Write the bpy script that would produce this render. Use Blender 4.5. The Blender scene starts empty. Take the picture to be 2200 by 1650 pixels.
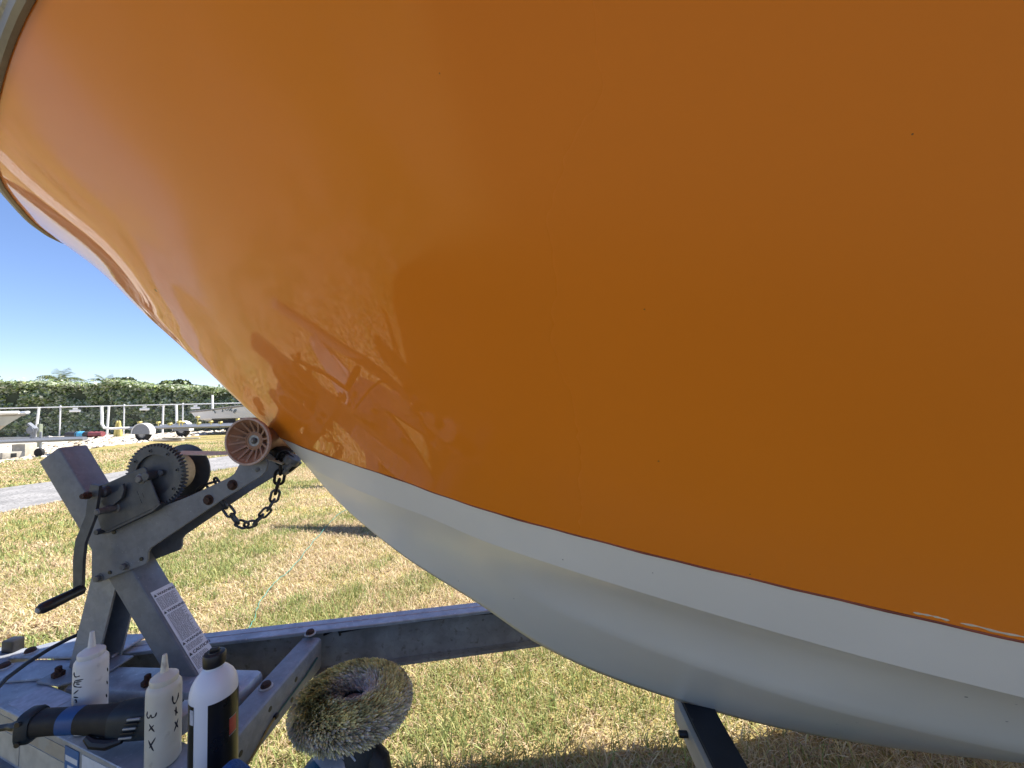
import bpy, bmesh, math, random
import numpy as np
from mathutils import Vector, Matrix

random.seed(7); np.random.seed(7)
R = math.radians
scene = bpy.context.scene
col = scene.collection

# ------------------------------------------------------------------ camera
cam_data = bpy.data.cameras.new('camera')
cam_data.sensor_width = 36.0
cam_data.lens = 13.5
cam_data.clip_start = 0.02
cam_data.clip_end = 2000
cam = bpy.data.objects.new('camera', cam_data); col.objects.link(cam)
cam.matrix_world = (Matrix.Translation((0, -1.087, 1.33)) @ Matrix.Rotation(R(4), 4, 'Z')
                    @ Matrix.Rotation(R(90 + 2.6), 4, 'X') @ Matrix.Rotation(R(-1.4), 4, 'Z'))
scene.camera = cam

# ------------------------------------------------------------------ sky and sun
SUN = Vector((.50, .385, 1.0)).normalized()
world = bpy.data.worlds.new('World'); scene.world = world; world.use_nodes = True
wn = world.node_tree; wn.nodes.clear()
sky = wn.nodes.new('ShaderNodeTexSky'); sky.sky_type = 'NISHITA'; sky.sun_disc = False
sky.sun_elevation = math.asin(SUN.z); sky.sun_rotation = math.atan2(SUN.x, SUN.y)
sky.air_density = 1.0; sky.dust_density = 0.0; sky.ozone_density = 6.0
bg = wn.nodes.new('ShaderNodeBackground'); bg.inputs[1].default_value = 0.061
wo = wn.nodes.new('ShaderNodeOutputWorld')
tn = wn.nodes.new('ShaderNodeMix'); tn.data_type = 'RGBA'; tn.blend_type = 'MULTIPLY'; tn.inputs[0].default_value = 1; tn.inputs[7].default_value = (1, .925, 1, 1)
wn.links.new(sky.outputs[0], tn.inputs[6]); wn.links.new(tn.outputs[2], bg.inputs[0]); wn.links.new(bg.outputs[0], wo.inputs[0])
sl = bpy.data.lights.new('sun', 'SUN'); sl.energy = 3.6; sl.angle = R(0.5); sl.color = (1, .95, .87)
so = bpy.data.objects.new('sun', sl); col.objects.link(so)
so.rotation_euler = SUN.to_track_quat('Z', 'Y').to_euler()
scene.view_settings.view_transform = 'Standard'; scene.view_settings.look = 'None'
scene.view_settings.gamma = 1; scene.view_settings.use_curve_mapping = False
scene.view_settings.exposure = 1.72

# ------------------------------------------------------------------ materials
def mat(name, base, rough=.5, metal=0., coat=0., coatr=.05, var=.0, vscale=8., bump=0., bscale=60., col2=None,
        spec=.5, lo=.35, hi=.65, detail=6., fine=None, trans=0., spangle=None, specks=None, smear=None):
    m = bpy.data.materials.new(name); m.use_nodes = True
    nt = m.node_tree; N = nt.nodes; L = nt.links
    p = N['Principled BSDF']
    p.inputs['Base Color'].default_value = (*base, 1); p.inputs['Roughness'].default_value = rough
    p.inputs['Metallic'].default_value = metal; p.inputs['Coat Weight'].default_value = coat
    p.inputs['Coat Roughness'].default_value = coatr; p.inputs['Specular IOR Level'].default_value = spec
    tc = N.new('ShaderNodeTexCoord')
    if col2 is not None or var:
        c2 = col2 if col2 is not None else tuple(c * (1 - var) for c in base)
        n = N.new('ShaderNodeTexNoise'); n.inputs['Scale'].default_value = vscale; n.inputs['Detail'].default_value = detail
        L.new(tc.outputs['Object'], n.inputs['Vector'])
        r = N.new('ShaderNodeMapRange'); r.inputs[1].default_value = lo; r.inputs[2].default_value = hi
        L.new(n.outputs[0], r.inputs[0])
        mx = N.new('ShaderNodeMix'); mx.data_type = 'RGBA'
        mx.inputs[6].default_value = (*base, 1); mx.inputs[7].default_value = (*c2, 1)
        L.new(r.outputs[0], mx.inputs[0])
        out = mx.outputs[2]
        if fine:
            n2 = N.new('ShaderNodeTexNoise'); n2.inputs['Scale'].default_value = fine[0]; n2.inputs['Detail'].default_value = 3
            L.new(tc.outputs['Object'], n2.inputs['Vector'])
            r2 = N.new('ShaderNodeMapRange'); r2.inputs[1].default_value = fine[1]; r2.inputs[2].default_value = fine[2]
            L.new(n2.outputs[0], r2.inputs[0])
            m2 = N.new('ShaderNodeMix'); m2.data_type = 'RGBA'; m2.inputs[7].default_value = (*fine[3], 1)
            L.new(out, m2.inputs[6]); L.new(r2.outputs[0], m2.inputs[0]); out = m2.outputs[2]
        def cells(scale, feature_out):
            v = N.new('ShaderNodeTexVoronoi'); v.inputs['Scale'].default_value = scale; L.new(tc.outputs['Object'], v.inputs['Vector']); return v
        if spangle:
            v = cells(spangle[0], 1); sc_ = N.new('ShaderNodeSeparateColor'); L.new(v.outputs['Color'], sc_.inputs[0])
            r3 = N.new('ShaderNodeMapRange'); r3.inputs[3].default_value = 1 - spangle[1]; r3.inputs[4].default_value = 1 + spangle[1]; L.new(sc_.outputs[0], r3.inputs[0])
            m3 = N.new('ShaderNodeMix'); m3.data_type = 'RGBA'; m3.blend_type = 'MULTIPLY'; m3.inputs[0].default_value = 1
            cc = N.new('ShaderNodeCombineColor')
            for q in range(3): L.new(r3.outputs[0], cc.inputs[q])
            L.new(out, m3.inputs[6]); L.new(cc.outputs[0], m3.inputs[7]); out = m3.outputs[2]
        if specks:
            for sc, rad, thr, cl in specks:
                v = cells(sc, 1); sc_ = N.new('ShaderNodeSeparateColor'); L.new(v.outputs['Color'], sc_.inputs[0])
                l1 = N.new('ShaderNodeMath'); l1.operation = 'LESS_THAN'; l1.inputs[1].default_value = rad; L.new(v.outputs['Distance'], l1.inputs[0])
                g1 = N.new('ShaderNodeMath'); g1.operation = 'GREATER_THAN'; g1.inputs[1].default_value = thr; L.new(sc_.outputs[0], g1.inputs[0])
                mu = N.new('ShaderNodeMath'); mu.operation = 'MULTIPLY'; L.new(l1.outputs[0], mu.inputs[0]); L.new(g1.outputs[0], mu.inputs[1])
                m4 = N.new('ShaderNodeMix'); m4.data_type = 'RGBA'; m4.inputs[7].default_value = (*cl, 1); L.new(out, m4.inputs[6]); L.new(mu.outputs[0], m4.inputs[0]); out = m4.outputs[2]
        L.new(out, p.inputs['Base Color'])
        if smear:
            ns = N.new('ShaderNodeTexNoise'); ns.inputs['Scale'].default_value = smear[0]; ns.inputs['Detail'].default_value = 5; L.new(tc.outputs['Object'], ns.inputs['Vector'])
            rs_ = N.new('ShaderNodeMapRange'); rs_.inputs[1].default_value = .4; rs_.inputs[2].default_value = .7; rs_.inputs[3].default_value = coatr; rs_.inputs[4].default_value = smear[1]
            L.new(ns.outputs[0], rs_.inputs[0]); L.new(rs_.outputs[0], p.inputs['Coat Roughness'])
        rr = N.new('ShaderNodeMapRange'); rr.inputs[3].default_value = max(.02, rough - .08); rr.inputs[4].default_value = min(1, rough + .1)
        L.new(n.outputs[0], rr.inputs[0]); L.new(rr.outputs[0], p.inputs['Roughness'])
    if bump:
        b = N.new('ShaderNodeTexNoise'); b.inputs['Scale'].default_value = bscale; b.inputs['Detail'].default_value = 4
        L.new(tc.outputs['Object'], b.inputs['Vector'])
        bp = N.new('ShaderNodeBump'); bp.inputs['Strength'].default_value = bump; bp.inputs['Distance'].default_value = .01
        L.new(b.outputs[0], bp.inputs['Height']); L.new(bp.outputs[0], p.inputs['Normal'])
    return m

def attr_mat(name, rough=.7, trans=.25, spec=.3):
    """colour from the per-piece attribute 'tint' (each blade or leaf has its own colour)"""
    m = bpy.data.materials.new(name); m.use_nodes = True
    N = m.node_tree.nodes; L = m.node_tree.links; p = N['Principled BSDF']
    a = N.new('ShaderNodeAttribute'); a.attribute_name = 'tint'
    p.inputs['Roughness'].default_value = rough; p.inputs['Specular IOR Level'].default_value = spec
    L.new(a.outputs['Color'], p.inputs['Base Color'])
    t = N.new('ShaderNodeBsdfTranslucent'); L.new(a.outputs['Color'], t.inputs[0])
    mx = N.new('ShaderNodeMixShader'); mx.inputs[0].default_value = trans
    L.new(p.outputs[0], mx.inputs[1]); L.new(t.outputs[0], mx.inputs[2])
    L.new(mx.outputs[0], N['Material Output'].inputs[0])
    return m

M = {}
M['orange'] = mat('orange_gelcoat', (.88, .250, .014), .4, 0, .75, .010, var=.05, vscale=1.6, spec=.1, specks=[(9, .035, .82, (.16, .06, .02)), (23, .03, .9, (.25, .1, .03))], smear=(3.0, .05))
def polish_state(m):
    """the gelcoat is buffed to a mirror only round the stem; further aft and higher it is still satin"""
    N = m.node_tree.nodes; L = m.node_tree.links; p = N['Principled BSDF']
    for l in list(p.inputs['Coat Roughness'].links): L.remove(l)
    tc = N.new('ShaderNodeTexCoord'); sp = N.new('ShaderNodeSeparateXYZ'); L.new(tc.outputs['Object'], sp.inputs[0])
    nz = N.new('ShaderNodeTexNoise'); nz.inputs['Scale'].default_value = 2.2; nz.inputs['Detail'].default_value = 5; L.new(tc.outputs['Object'], nz.inputs['Vector'])
    def ramp(o, a, b, lo, hi):
        ad = N.new('ShaderNodeMath'); ad.operation = 'MULTIPLY_ADD'; ad.inputs[1].default_value = .35; L.new(nz.outputs[0], ad.inputs[0]); L.new(o, ad.inputs[2])
        r = N.new('ShaderNodeMapRange'); r.interpolation_type = 'SMOOTHSTEP'
        for k, v in ((1, a + .17), (2, b + .17), (3, lo), (4, hi)): r.inputs[k].default_value = v
        L.new(ad.outputs[0], r.inputs[0]); return r.outputs[0]
    mx = N.new('ShaderNodeMath'); mx.operation = 'MAXIMUM'
    L.new(ramp(sp.outputs[0], -.30, .12, .010, .30), mx.inputs[0]); mn = N.new('ShaderNodeMath'); mn.operation = 'MINIMUM'; L.new(ramp(sp.outputs[2], 1.40, 1.66, .010, .12), mn.inputs[0]); L.new(ramp(sp.outputs[0], -1.05, -.55, .010, .12), mn.inputs[1]); L.new(mn.outputs[0], mx.inputs[1])
    L.new(mx.outputs[0], p.inputs['Coat Roughness'])
polish_state(M['orange'])
M['white_gel'] = mat('white_gelcoat', (.86, .83, .75), .32, 0, .25, .08, col2=(.79, .76, .68), vscale=2.6, specks=[(11, .045, .7, (.16, .15, .14)), (26, .05, .85, (.35, .33, .31))], smear=(4., .2))
M['paint_edge'] = mat('red_brown_paint_edge', (.30, .06, .012), .4, var=.4, vscale=30)
M['chip'] = mat('cream_chipped_edge', (.7, .6, .42), .5, var=.2, vscale=80)
M['rail'] = mat('grey_rub_rail', (.30, .28, .25), .5, var=.3, vscale=12)
M['deck'] = mat('white_deck', (.75, .74, .70), .5, var=.08)
M['galv'] = mat('galvanized_steel', (0.26, 0.275, 0.30), .52, .3, col2=(0.22, 0.234, 0.26), vscale=26, fine=(190, .66, .74, (.36, .37, .38)), bump=.05, bscale=300, spangle=(95, .07))
M['galvd'] = mat('dull_galvanized_steel', (0.175, 0.19, 0.215), .55, .25, col2=(0.145, 0.158, 0.182), vscale=18, fine=(150, .68, .75, (.27, .28, .29)), bump=.05, bscale=240, spangle=(95, .07))
M['winch'] = mat('dark_zinc_winch_steel', (0.082, 0.092, 0.108), .5, .3, col2=(0.06, 0.068, 0.08), vscale=24, bump=.05, bscale=260, spangle=(95, .07))
M['alu'] = mat('weathered_aluminium', (.42, .44, .48), .46, .45, col2=(.31, .33, .37), vscale=20, fine=(120, .64, .74, (.55, .56, .58)), bump=.04, bscale=200, spangle=(70, .07))
M['alu_web'] = mat('dull_aluminium_web', (.34, .335, .33), .5, .3, col2=(.22, .21, .20), vscale=9, fine=(60, .60, .75, (.16, .14, .12)), bump=.05, bscale=120, spangle=(60, .08))
M['rust'] = mat('rusty_bolt_steel', (.03, .018, .014), .8, .2, col2=(.075, .032, .02), vscale=160, bump=.3, bscale=300)
M['bolt'] = mat('grey_bolt_steel', (.16, .165, .17), .5, .25, var=.4, vscale=90)
M['washer'] = mat('zinc_washer', (.42, .42, .41), .5, .1, var=.3, vscale=120)
M['roller'] = mat('faded_amber_rubber', (.33, .16, .085), .5, 0, .1, .3, col2=(.25, .125, .07), vscale=22, fine=(70, .6, .75, (.42, .27, .19)))
M['roller_rim'] = mat('worn_roller_rim', (.48, .35, .29), .6, col2=(.36, .25, .20), vscale=60)
M['roller_rib'] = mat('worn_roller_rib', (.38, .22, .14), .55, col2=(.30, .17, .11), vscale=60)
M['strap'] = mat('tan_webbing', (.72, .64, .44), .85, var=.2, vscale=120, bump=.3, bscale=600)
M['black'] = mat('black_plastic', (.012, .012, .014), .4, var=.2, vscale=30)
M['rubber'] = mat('black_rubber', (.012, .013, .018), .6, col2=(.02, .022, .028), vscale=14, fine=(40, .72, .8, (.05, .05, .055)), bump=.1, bscale=120)
M['chain'] = mat('dark_galvanized_chain', (.10, .11, .12), .45, .6, col2=(.05, .052, .06), vscale=60)
M['chain_black'] = mat('black_chain_steel', (.012, .012, .013), .5, .4, var=.3, vscale=60)
M['cream_edge'] = mat('cream_fibreglass', (.55, .49, .39), .6, var=.15, vscale=15)
M['bottle'] = mat('milky_plastic', (.66, .65, .63), .42, col2=(.58, .57, .55), vscale=16, fine=(30, .68, .8, (.40, .39, .385)))
M['bottle2'] = mat('cream_stained_plastic', (.64, .60, .50), .42, col2=(.55, .51, .42), vscale=18, fine=(35, .66, .8, (.38, .34, .27)))
M['bottle3'] = mat('white_plastic_bottle', (.72, .74, .80), .35, var=.05)
M['label_black'] = mat('black_label', (.010, .010, .011), .28, fine=(28, .70, .74, (.10, .10, .10)), var=.3, vscale=20)
M['red'] = mat('red_label_panel', (.42, .055, .045), .4, var=.2, vscale=60)
M['ink'] = mat('black_marker_ink', (.016, .016, .026), .6)
M['print'] = mat('black_print', (.03, .03, .035), .6)
M['blueprint'] = mat('blue_print', (.06, .22, .55), .5)
M['sticker'] = mat('white_sticker', (.66, .67, .70), .45, var=.12, vscale=50)
M['sticker_faded'] = mat('faded_silver_sticker', (.46, .48, .55), .5, col2=(.34, .36, .42), vscale=70)
M['sticker_tan'] = mat('faded_tan_sticker', (.42, .36, .27), .6, col2=(.33, .29, .23), vscale=25, fine=(12, .55, .6, (.36, .34, .29)))
M['sticker_pale'] = mat('faded_pale_sticker', (.50, .47, .40), .6, col2=(.40, .37, .31), vscale=30)
M['sticker_blue'] = mat('blue_sticker', (.035, .14, .35), .4, var=.15, vscale=60)
M['tool'] = mat('black_teal_tool_plastic', (.014, .024, .032), .5, var=.3, vscale=40, bump=.08, bscale=400)
M['tool_grip'] = mat('black_tool_grip', (.010, .010, .012), .6, var=.3, vscale=60, bump=.1, bscale=500)
M['tool_blue'] = mat('blue_tool_band', (.018, .075, .23), .42, var=.12, vscale=40)
M['tool_teal'] = mat('teal_tool_shell', (.012, .085, .15), .35, var=.2, vscale=30)
M['tool_grey'] = mat('grey_tool_metal', (.36, .38, .41), .4, .4, var=.15, vscale=40)
M['wool'] = attr_mat('buffing_wool', .9, .15, .1)
M['wool_core'] = mat('dark_wool_backing', (.05, .05, .045), .95, var=.3, vscale=60)
M['cloth'] = mat('blue_microfibre', (.018, .085, .30), .9, col2=(.03, .13, .40), vscale=160, bump=.9, bscale=300)
M['wire_green'] = mat('green_wire', (.006, .07, .055), .5)
M['wire_yellow'] = mat('yellow_wire', (.30, .22, .06), .5)
M['string'] = mat('teal_string', (.07, .28, .24), .7)
M['grass'] = attr_mat('grass_blade', .6, .3)
M['leaf'] = attr_mat('hedge_leaf', .5, .32)
M['fence'] = mat('white_fence_tube', (.75, .76, .77), .4, .1, var=.1, vscale=4)
M['pvc'] = mat('white_pvc', (.82, .82, .80), .4, var=.05)
M['yellow'] = mat('yellow_plastic', (.60, .50, .16), .5, var=.2, vscale=6)
M['palegrey'] = mat('pale_grey_hull', (.40, .43, .44), .35, 0, .3, .1, var=.08, vscale=2)
M['whitehull'] = mat('white_hull', (.68, .69, .73), .3, 0, .4, .1, var=.06, vscale=2)
M['tyre'] = mat('black_tyre', (.016, .016, .016), .8)
M['wood'] = mat('weathered_wood', (.40, .27, .16), .8, col2=(.30, .19, .11), vscale=20)
M['green_wood'] = mat('green_treated_post', (.25, .28, .20), .8, var=.3, vscale=12)
M['concrete'] = mat('pale_concrete', (.52, .48, .40), .9, col2=(.40, .36, .29), vscale=8, bump=.3, bscale=40)
M['tarp'] = mat('black_tarp', (.02, .02, .022), .6, col2=(.05, .05, .055), vscale=6, bump=.5, bscale=12)
M['tarp_blue'] = mat('sky_blue_tarp', (.08, .38, .62), .5, var=.2, vscale=8)
M['tarp_red'] = mat('red_tarp', (.26, .07, .08), .6, var=.3, vscale=14)
M['bark'] = mat('bark', (.16, .12, .085), .9, var=.4, vscale=14, bump=.5, bscale=30)
M['stone'] = mat('white_coral_stone', (.70, .66, .58), .9, col2=(.50, .45, .37), vscale=5, bump=.4, bscale=30)
M['glasswhite'] = M['deck']

# ------------------------------------------------------------------ mesh builder
class MB:
    def __init__(s): s.v = []; s.f = []; s.sm = []
    def add(s, vs, fs, smooth=False):
        o = len(s.v); s.v += [tuple(v) for v in vs]; s.f += [tuple(i + o for i in f) for f in fs]; s.sm += [smooth] * len(fs); return s
    def box(s, c, size, rot=None, bev=0.0):
        """box with chamfered edges when bev > 0"""
        h = Vector(size) / 2; c = Vector(c); m = rot if rot is not None else Matrix.Identity(3)
        if bev <= 0:
            vs = [c + m @ Vector((x * h.x, y * h.y, z * h.z)) for x in (-1, 1) for y in (-1, 1) for z in (-1, 1)]
            return s.add(vs, [(0, 1, 3, 2), (4, 6, 7, 5), (0, 4, 5, 1), (2, 3, 7, 6), (0, 2, 6, 4), (1, 5, 7, 3)])
        bm = bmesh.new(); bmesh.ops.create_cube(bm, size=1)
        for v in bm.verts: v.co = Vector((v.co.x * size[0], v.co.y * size[1], v.co.z * size[2]))
        bmesh.ops.bevel(bm, geom=bm.edges[:], offset=bev, segments=2, affect='EDGES', profile=.5)
        bm.verts.index_update()
        vs = [c + m @ v.co for v in bm.verts]; fs = [[v.index for v in f.verts] for f in bm.faces]; bm.free()
        return s.add(vs, fs, True)
    def prism(s, poly, frame, t, bev=0.0):
        """poly: list of (a,b); frame=(origin, A, B, N); extruded from 0 to t along N"""
        O, A, B, Nn = [Vector(q) for q in frame]
        n = len(poly)
        if bev > 0:
            bm = bmesh.new()
            vs = [bm.verts.new((a, b, 0)) for a, b in poly]; f = bm.faces.new(vs)
            r = bmesh.ops.extrude_face_region(bm, geom=[f]); 
            for e in r['geom']:
                if isinstance(e, bmesh.types.BMVert): e.co.z = t
            bmesh.ops.recalc_face_normals(bm, faces=bm.faces[:])
            ed = [e for e in bm.edges if abs(e.verts[0].co.z - e.verts[1].co.z) < 1e-9]
            bmesh.ops.bevel(bm, geom=ed, offset=bev, segments=1, affect='EDGES')
            bm.verts.index_update()
            out = [O + A * v.co.x + B * v.co.y + Nn * v.co.z for v in bm.verts]; fs = [[v.index for v in q.verts] for q in bm.faces]; bm.free()
            return s.add(out, fs)
        vs = [O + A * a + B * b for a, b in poly] + [O + A * a + B * b + Nn * t for a, b in poly]
        fs = [tuple(range(n))[::-1], tuple(range(n, 2 * n))] + [(i, (i + 1) % n, n + (i + 1) % n, n + i) for i in range(n)]
        return s.add(vs, fs)
    def tube(s, pts, r, seg=8, cap=True, flat=None):
        pts = [Vector(p) for p in pts]; n = len(pts)
        rs = r if isinstance(r, (list, tuple)) else [r] * n
        up = None; vs = []; fs = []
        for i, p in enumerate(pts):
            t = (pts[min(i + 1, n - 1)] - pts[max(i - 1, 0)]).normalized()
            if up is None:
                up = Vector((0, 0, 1)) if abs(t.z) < .9 else Vector((1, 0, 0))
            a = (up - t * up.dot(t)).normalized(); b = t.cross(a); up = a
            for k in range(seg):
                w = 2 * math.pi * k / seg
                ca, cb = math.cos(w), math.sin(w)
                if flat: ca *= flat[0]; cb *= flat[1]
                vs.append(p + (a * ca + b * cb) * rs[i])
        for i in range(n - 1):
            for k in range(seg):
                fs.append((i * seg + k, i * seg + (k + 1) % seg, (i + 1) * seg + (k + 1) % seg, (i + 1) * seg + k))
        if cap: fs += [tuple(range(seg))[::-1], tuple(range((n - 1) * seg, n * seg))]
        return s.add(vs, fs, True)
    def lathe(s, prof, base, axis, seg=24, cap=True):
        """prof: (radius, along-axis) pairs"""
        base = Vector(base); ax = Vector(axis).normalized()
        a = ax.orthogonal().normalized(); b = ax.cross(a); vs = []; fs = []
        for r, h in prof:
            for k in range(seg):
                w = 2 * math.pi * k / seg; vs.append(base + ax * h + (a * math.cos(w) + b * math.sin(w)) * r)
        n = len(prof)
        for i in range(n - 1):
            for k in range(seg):
                fs.append((i * seg + k, i * seg + (k + 1) % seg, (i + 1) * seg + (k + 1) % seg, (i + 1) * seg + k))
        if cap: fs += [tuple(range(seg))[::-1], tuple(range((n - 1) * seg, n * seg))]
        return s.add(vs, fs, True)
    def cyl(s, a, b, r, seg=20, bev=None):
        a = Vector(a); b = Vector(b); L = (b - a).length; e = bev if bev is not None else min(r, L) * .12
        return s.lathe([(r - e, 0), (r, e), (r, L - e), (r - e, L)], a, b - a, seg)
    def build(s, name, m, parent=None, kind=None, local=False, smooth=None, angle=35):
        me = bpy.data.meshes.new(name); me.from_pydata([tuple(v) for v in s.v], [], s.f); me.update()
        bm = bmesh.new(); bm.from_mesh(me); bmesh.ops.recalc_face_normals(bm, faces=bm.faces[:])
        for f in bm.faces: f.smooth = True
        ca = math.cos(R(angle))
        for e in bm.edges:
            if len(e.link_faces) == 2 and e.link_faces[0].normal.dot(e.link_faces[1].normal) < ca: e.smooth = False
        bm.to_mesh(me); bm.free()
        me.materials.append(m)
        o = bpy.data.objects.new(name, me); col.objects.link(o)
        if parent is not None:
            o.parent = parent
            if not local:
                q = parent; off = Vector((0, 0, 0))
                while q is not None: off += q.location; q = q.parent
                o.location = -off
        if kind: o['kind'] = kind
        return o

def empty(name, loc, label, cat, group=None, rz=0.):
    o = bpy.data.objects.new(name, None); col.objects.link(o); o.empty_display_size = .1
    o.location = loc; o.rotation_euler = (0, 0, rz); o['label'] = label; o['category'] = cat
    if group: o['group'] = group
    return o

def tag(o, label=None, cat=None, group=None, kind=None):
    if label: o['label'] = label
    if cat: o['category'] = cat
    if group: o['group'] = group
    if kind: o['kind'] = kind
    return o

def np_mesh(name, V, F4, tint, m, kind='stuff', parent=None):
    """V (n,3), F4 (k,4) int quads, tint (n,3)"""
    me = bpy.data.meshes.new(name)
    n, k = len(V), len(F4)
    me.vertices.add(n); me.vertices.foreach_set('co', V.astype(np.float32).ravel())
    me.loops.add(k * 4); me.loops.foreach_set('vertex_index', F4.astype(np.int32).ravel())
    me.polygons.add(k); me.polygons.foreach_set('loop_start', np.arange(0, 4 * k, 4, dtype=np.int32))
    try: me.polygons.foreach_set('loop_total', np.full(k, 4, dtype=np.int32))
    except Exception: pass
    me.update(calc_edges=True)
    if tint is not None:
        a = me.attributes.new('tint', 'FLOAT_COLOR', 'POINT')
        a.data.foreach_set('color', np.concatenate([tint, np.ones((n, 1))], 1).astype(np.float32).ravel())
    me.materials.append(m)
    o = bpy.data.objects.new(name, me); col.objects.link(o)
    if kind: o['kind'] = kind
    if parent is not None: o.parent = parent; o.location = -parent.location
    return o

def text_mesh(name, s, size, m, parent, O, X, Y, ext=.0004, align='LEFT', sx=1., bold=0., rot=0., local=False):
    cu = bpy.data.curves.new(name, 'FONT'); cu.body = s; cu.size = size; cu.extrude = ext; cu.align_x = align; cu.offset = bold
    t = bpy.data.objects.new(name, cu); col.objects.link(t)
    dg = bpy.context.evaluated_depsgraph_get(); dg.update()
    me = bpy.data.meshes.new_from_object(t.evaluated_get(dg))
    bpy.data.objects.remove(t)
    X = Vector(X).normalized(); Y = Vector(Y).normalized(); Z = X.cross(Y); O = Vector(O)
    c, q = math.cos(rot), math.sin(rot)
    mb = MB()
    vs = []
    for v in me.vertices:
        a, b = v.co.x * sx, v.co.y; a, b = a * c - b * q, a * q + b * c
        vs.append(O + X * a + Y * b + Z * v.co.z)
    mb.add(vs, [tuple(p.vertices) for p in me.polygons])
    return mb

def interp(tab, x):
    return float(np.interp(x, [a for a, _ in tab], [b for _, b in tab]))

class Spline:
    """natural-ish smooth interpolation (monotone cubic) through points"""
    def __init__(s, tab):
        s.x = np.array([a for a, _ in tab], float); s.y = np.array([b for _, b in tab], float)
        h = np.diff(s.x); d = np.diff(s.y) / h
        m = np.zeros(len(s.x)); m[0] = d[0]; m[-1] = d[-1]
        for i in range(1, len(s.x) - 1):
            m[i] = 0 if d[i - 1] * d[i] <= 0 else (h[i - 1] + h[i]) / (h[i - 1] / d[i] + h[i] / d[i - 1]) if True else 0
        s.m = m
    def __call__(s, q):
        i = int(np.clip(np.searchsorted(s.x, q) - 1, 0, len(s.x) - 2)); h = s.x[i + 1] - s.x[i]; t = (q - s.x[i]) / h
        t = min(max(t, 0), 1)
        return (s.y[i] * (2 * t**3 - 3 * t**2 + 1) + h * s.m[i] * (t**3 - 2 * t**2 + t)
                + s.y[i + 1] * (-2 * t**3 + 3 * t**2) + h * s.m[i + 1] * (t**3 - t**2))

# ================================================================== SETTING
def lawn_mat():
    m = bpy.data.materials.new('dry_lawn'); m.use_nodes = True
    N = m.node_tree.nodes; L = m.node_tree.links; p = N['Principled BSDF']; p.inputs['Roughness'].default_value = .95
    p.inputs['Specular IOR Level'].default_value = .1
    g = N.new('ShaderNodeNewGeometry')
    def noise(sc, det=5, st=None):
        n = N.new('ShaderNodeTexNoise'); n.inputs['Scale'].default_value = sc; n.inputs['Detail'].default_value = det
        if st:
            mp = N.new('ShaderNodeMapping'); mp.inputs['Scale'].default_value = st; mp.inputs['Rotation'].default_value = (0, 0, .06)
            L.new(g.outputs['Position'], mp.inputs[0]); L.new(mp.outputs[0], n.inputs['Vector'])
        else: L.new(g.outputs['Position'], n.inputs['Vector'])
        return n
    def mix(fac, a, b):
        x = N.new('ShaderNodeMix'); x.data_type = 'RGBA'
        L.new(fac, x.inputs[0])
        for i, q in ((6, a), (7, b)):
            if isinstance(q, tuple): x.inputs[i].default_value = (*q, 1)
            else: L.new(q, x.inputs[i])
        return x.outputs[2]
    def rng(o, a, b):
        r = N.new('ShaderNodeMapRange'); r.inputs[1].default_value = a; r.inputs[2].default_value = b; L.new(o, r.inputs[0]); return r.outputs[0]
    big = noise(.9, 4); mid = noise(5, 5); fine = noise(70, 4); fine2 = noise(22, 3); st = noise(1.0, 3, (.35, 2.2, 1))
    c = mix(rng(big.outputs[0], .38, .62), (.42, .30, .165), (.27, .25, .09))
    c = mix(rng(mid.outputs[0], .5, .68), c, (.45, .34, .19))
    c = mix(rng(st.outputs[0], .45, .62), c, (.40, .33, .12))
    c = mix(rng(fine2.outputs[0], .56, .75), c, (.17, .18, .06))
    c = mix(rng(fine.outputs[0], .52, .70), c, (.13, .10, .055))
    L.new(c, p.inputs['Base Color'])
    b = N.new('ShaderNodeBump'); b.inputs['Strength'].default_value = .8; b.inputs['Distance'].default_value = .03
    L.new(fine.outputs[0], b.inputs['Height']); L.new(b.outputs[0], p.inputs['Normal'])
    return m
M['lawn'] = lawn_mat()
def sheet(name, poly, z, m):
    mb = MB(); mb.add([(x, y, z) for x, y in poly], [tuple(range(len(poly)))]); o = mb.build(name, m, kind='structure'); return o
g = MB(); S = 700
g.add([(-S, -S, 0), (S, -S, 0), (S, S, 0), (-S, S, 0)], [(0, 1, 2, 3)])
lawn = g.build('lawn', M['lawn'], kind='structure')
# worn asphalt lane
M['asphalt'] = mat('weathered_asphalt', (.20, .195, .19), .95, col2=(.30, .29, .28), vscale=2.5, fine=(26, .52, .66, (.12, .115, .11)), bump=.4, bscale=60)
le = [(-12.2, -16), (-11.6, -9), (-10.9, -3), (-10.2, 1.5), (-9.75, 4.2), (-9.62, 5.16), (-9.3, 6.2), (-8.95, 8.3), (-8.7, 9.1), (-7.4, 11.5), (-3, 16), (6, 22)]
re = [(-9.3, -16), (-8.7, -9), (-8.1, -3), (-7.6, 1.0), (-7.3, 3.0), (-7.25, 3.63), (-7.2, 4.4), (-7.0, 6.0), (-6.9, 6.95), (-5.8, 9.6), (-1.8, 14), (7, 20)]
r = MB()
def smooth_line(P, n=8):
    sx = Spline([(i, p[0]) for i, p in enumerate(P)]); sy = Spline([(i, p[1]) for i, p in enumerate(P)])
    return [(sx(i / n) + random.uniform(-.03, .03), sy(i / n) + random.uniform(-.03, .03)) for i in range((len(P) - 1) * n + 1)]
a, b = smooth_line(le), smooth_line(re)
r.add([(x, y, .006) for x, y in a] + [(x, y, .006) for x, y in b], [(i, i + 1, len(a) + i + 1, len(a) + i) for i in range(len(a) - 1)])
r.build('asphalt_lane', M['asphalt'], kind='structure')
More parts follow.
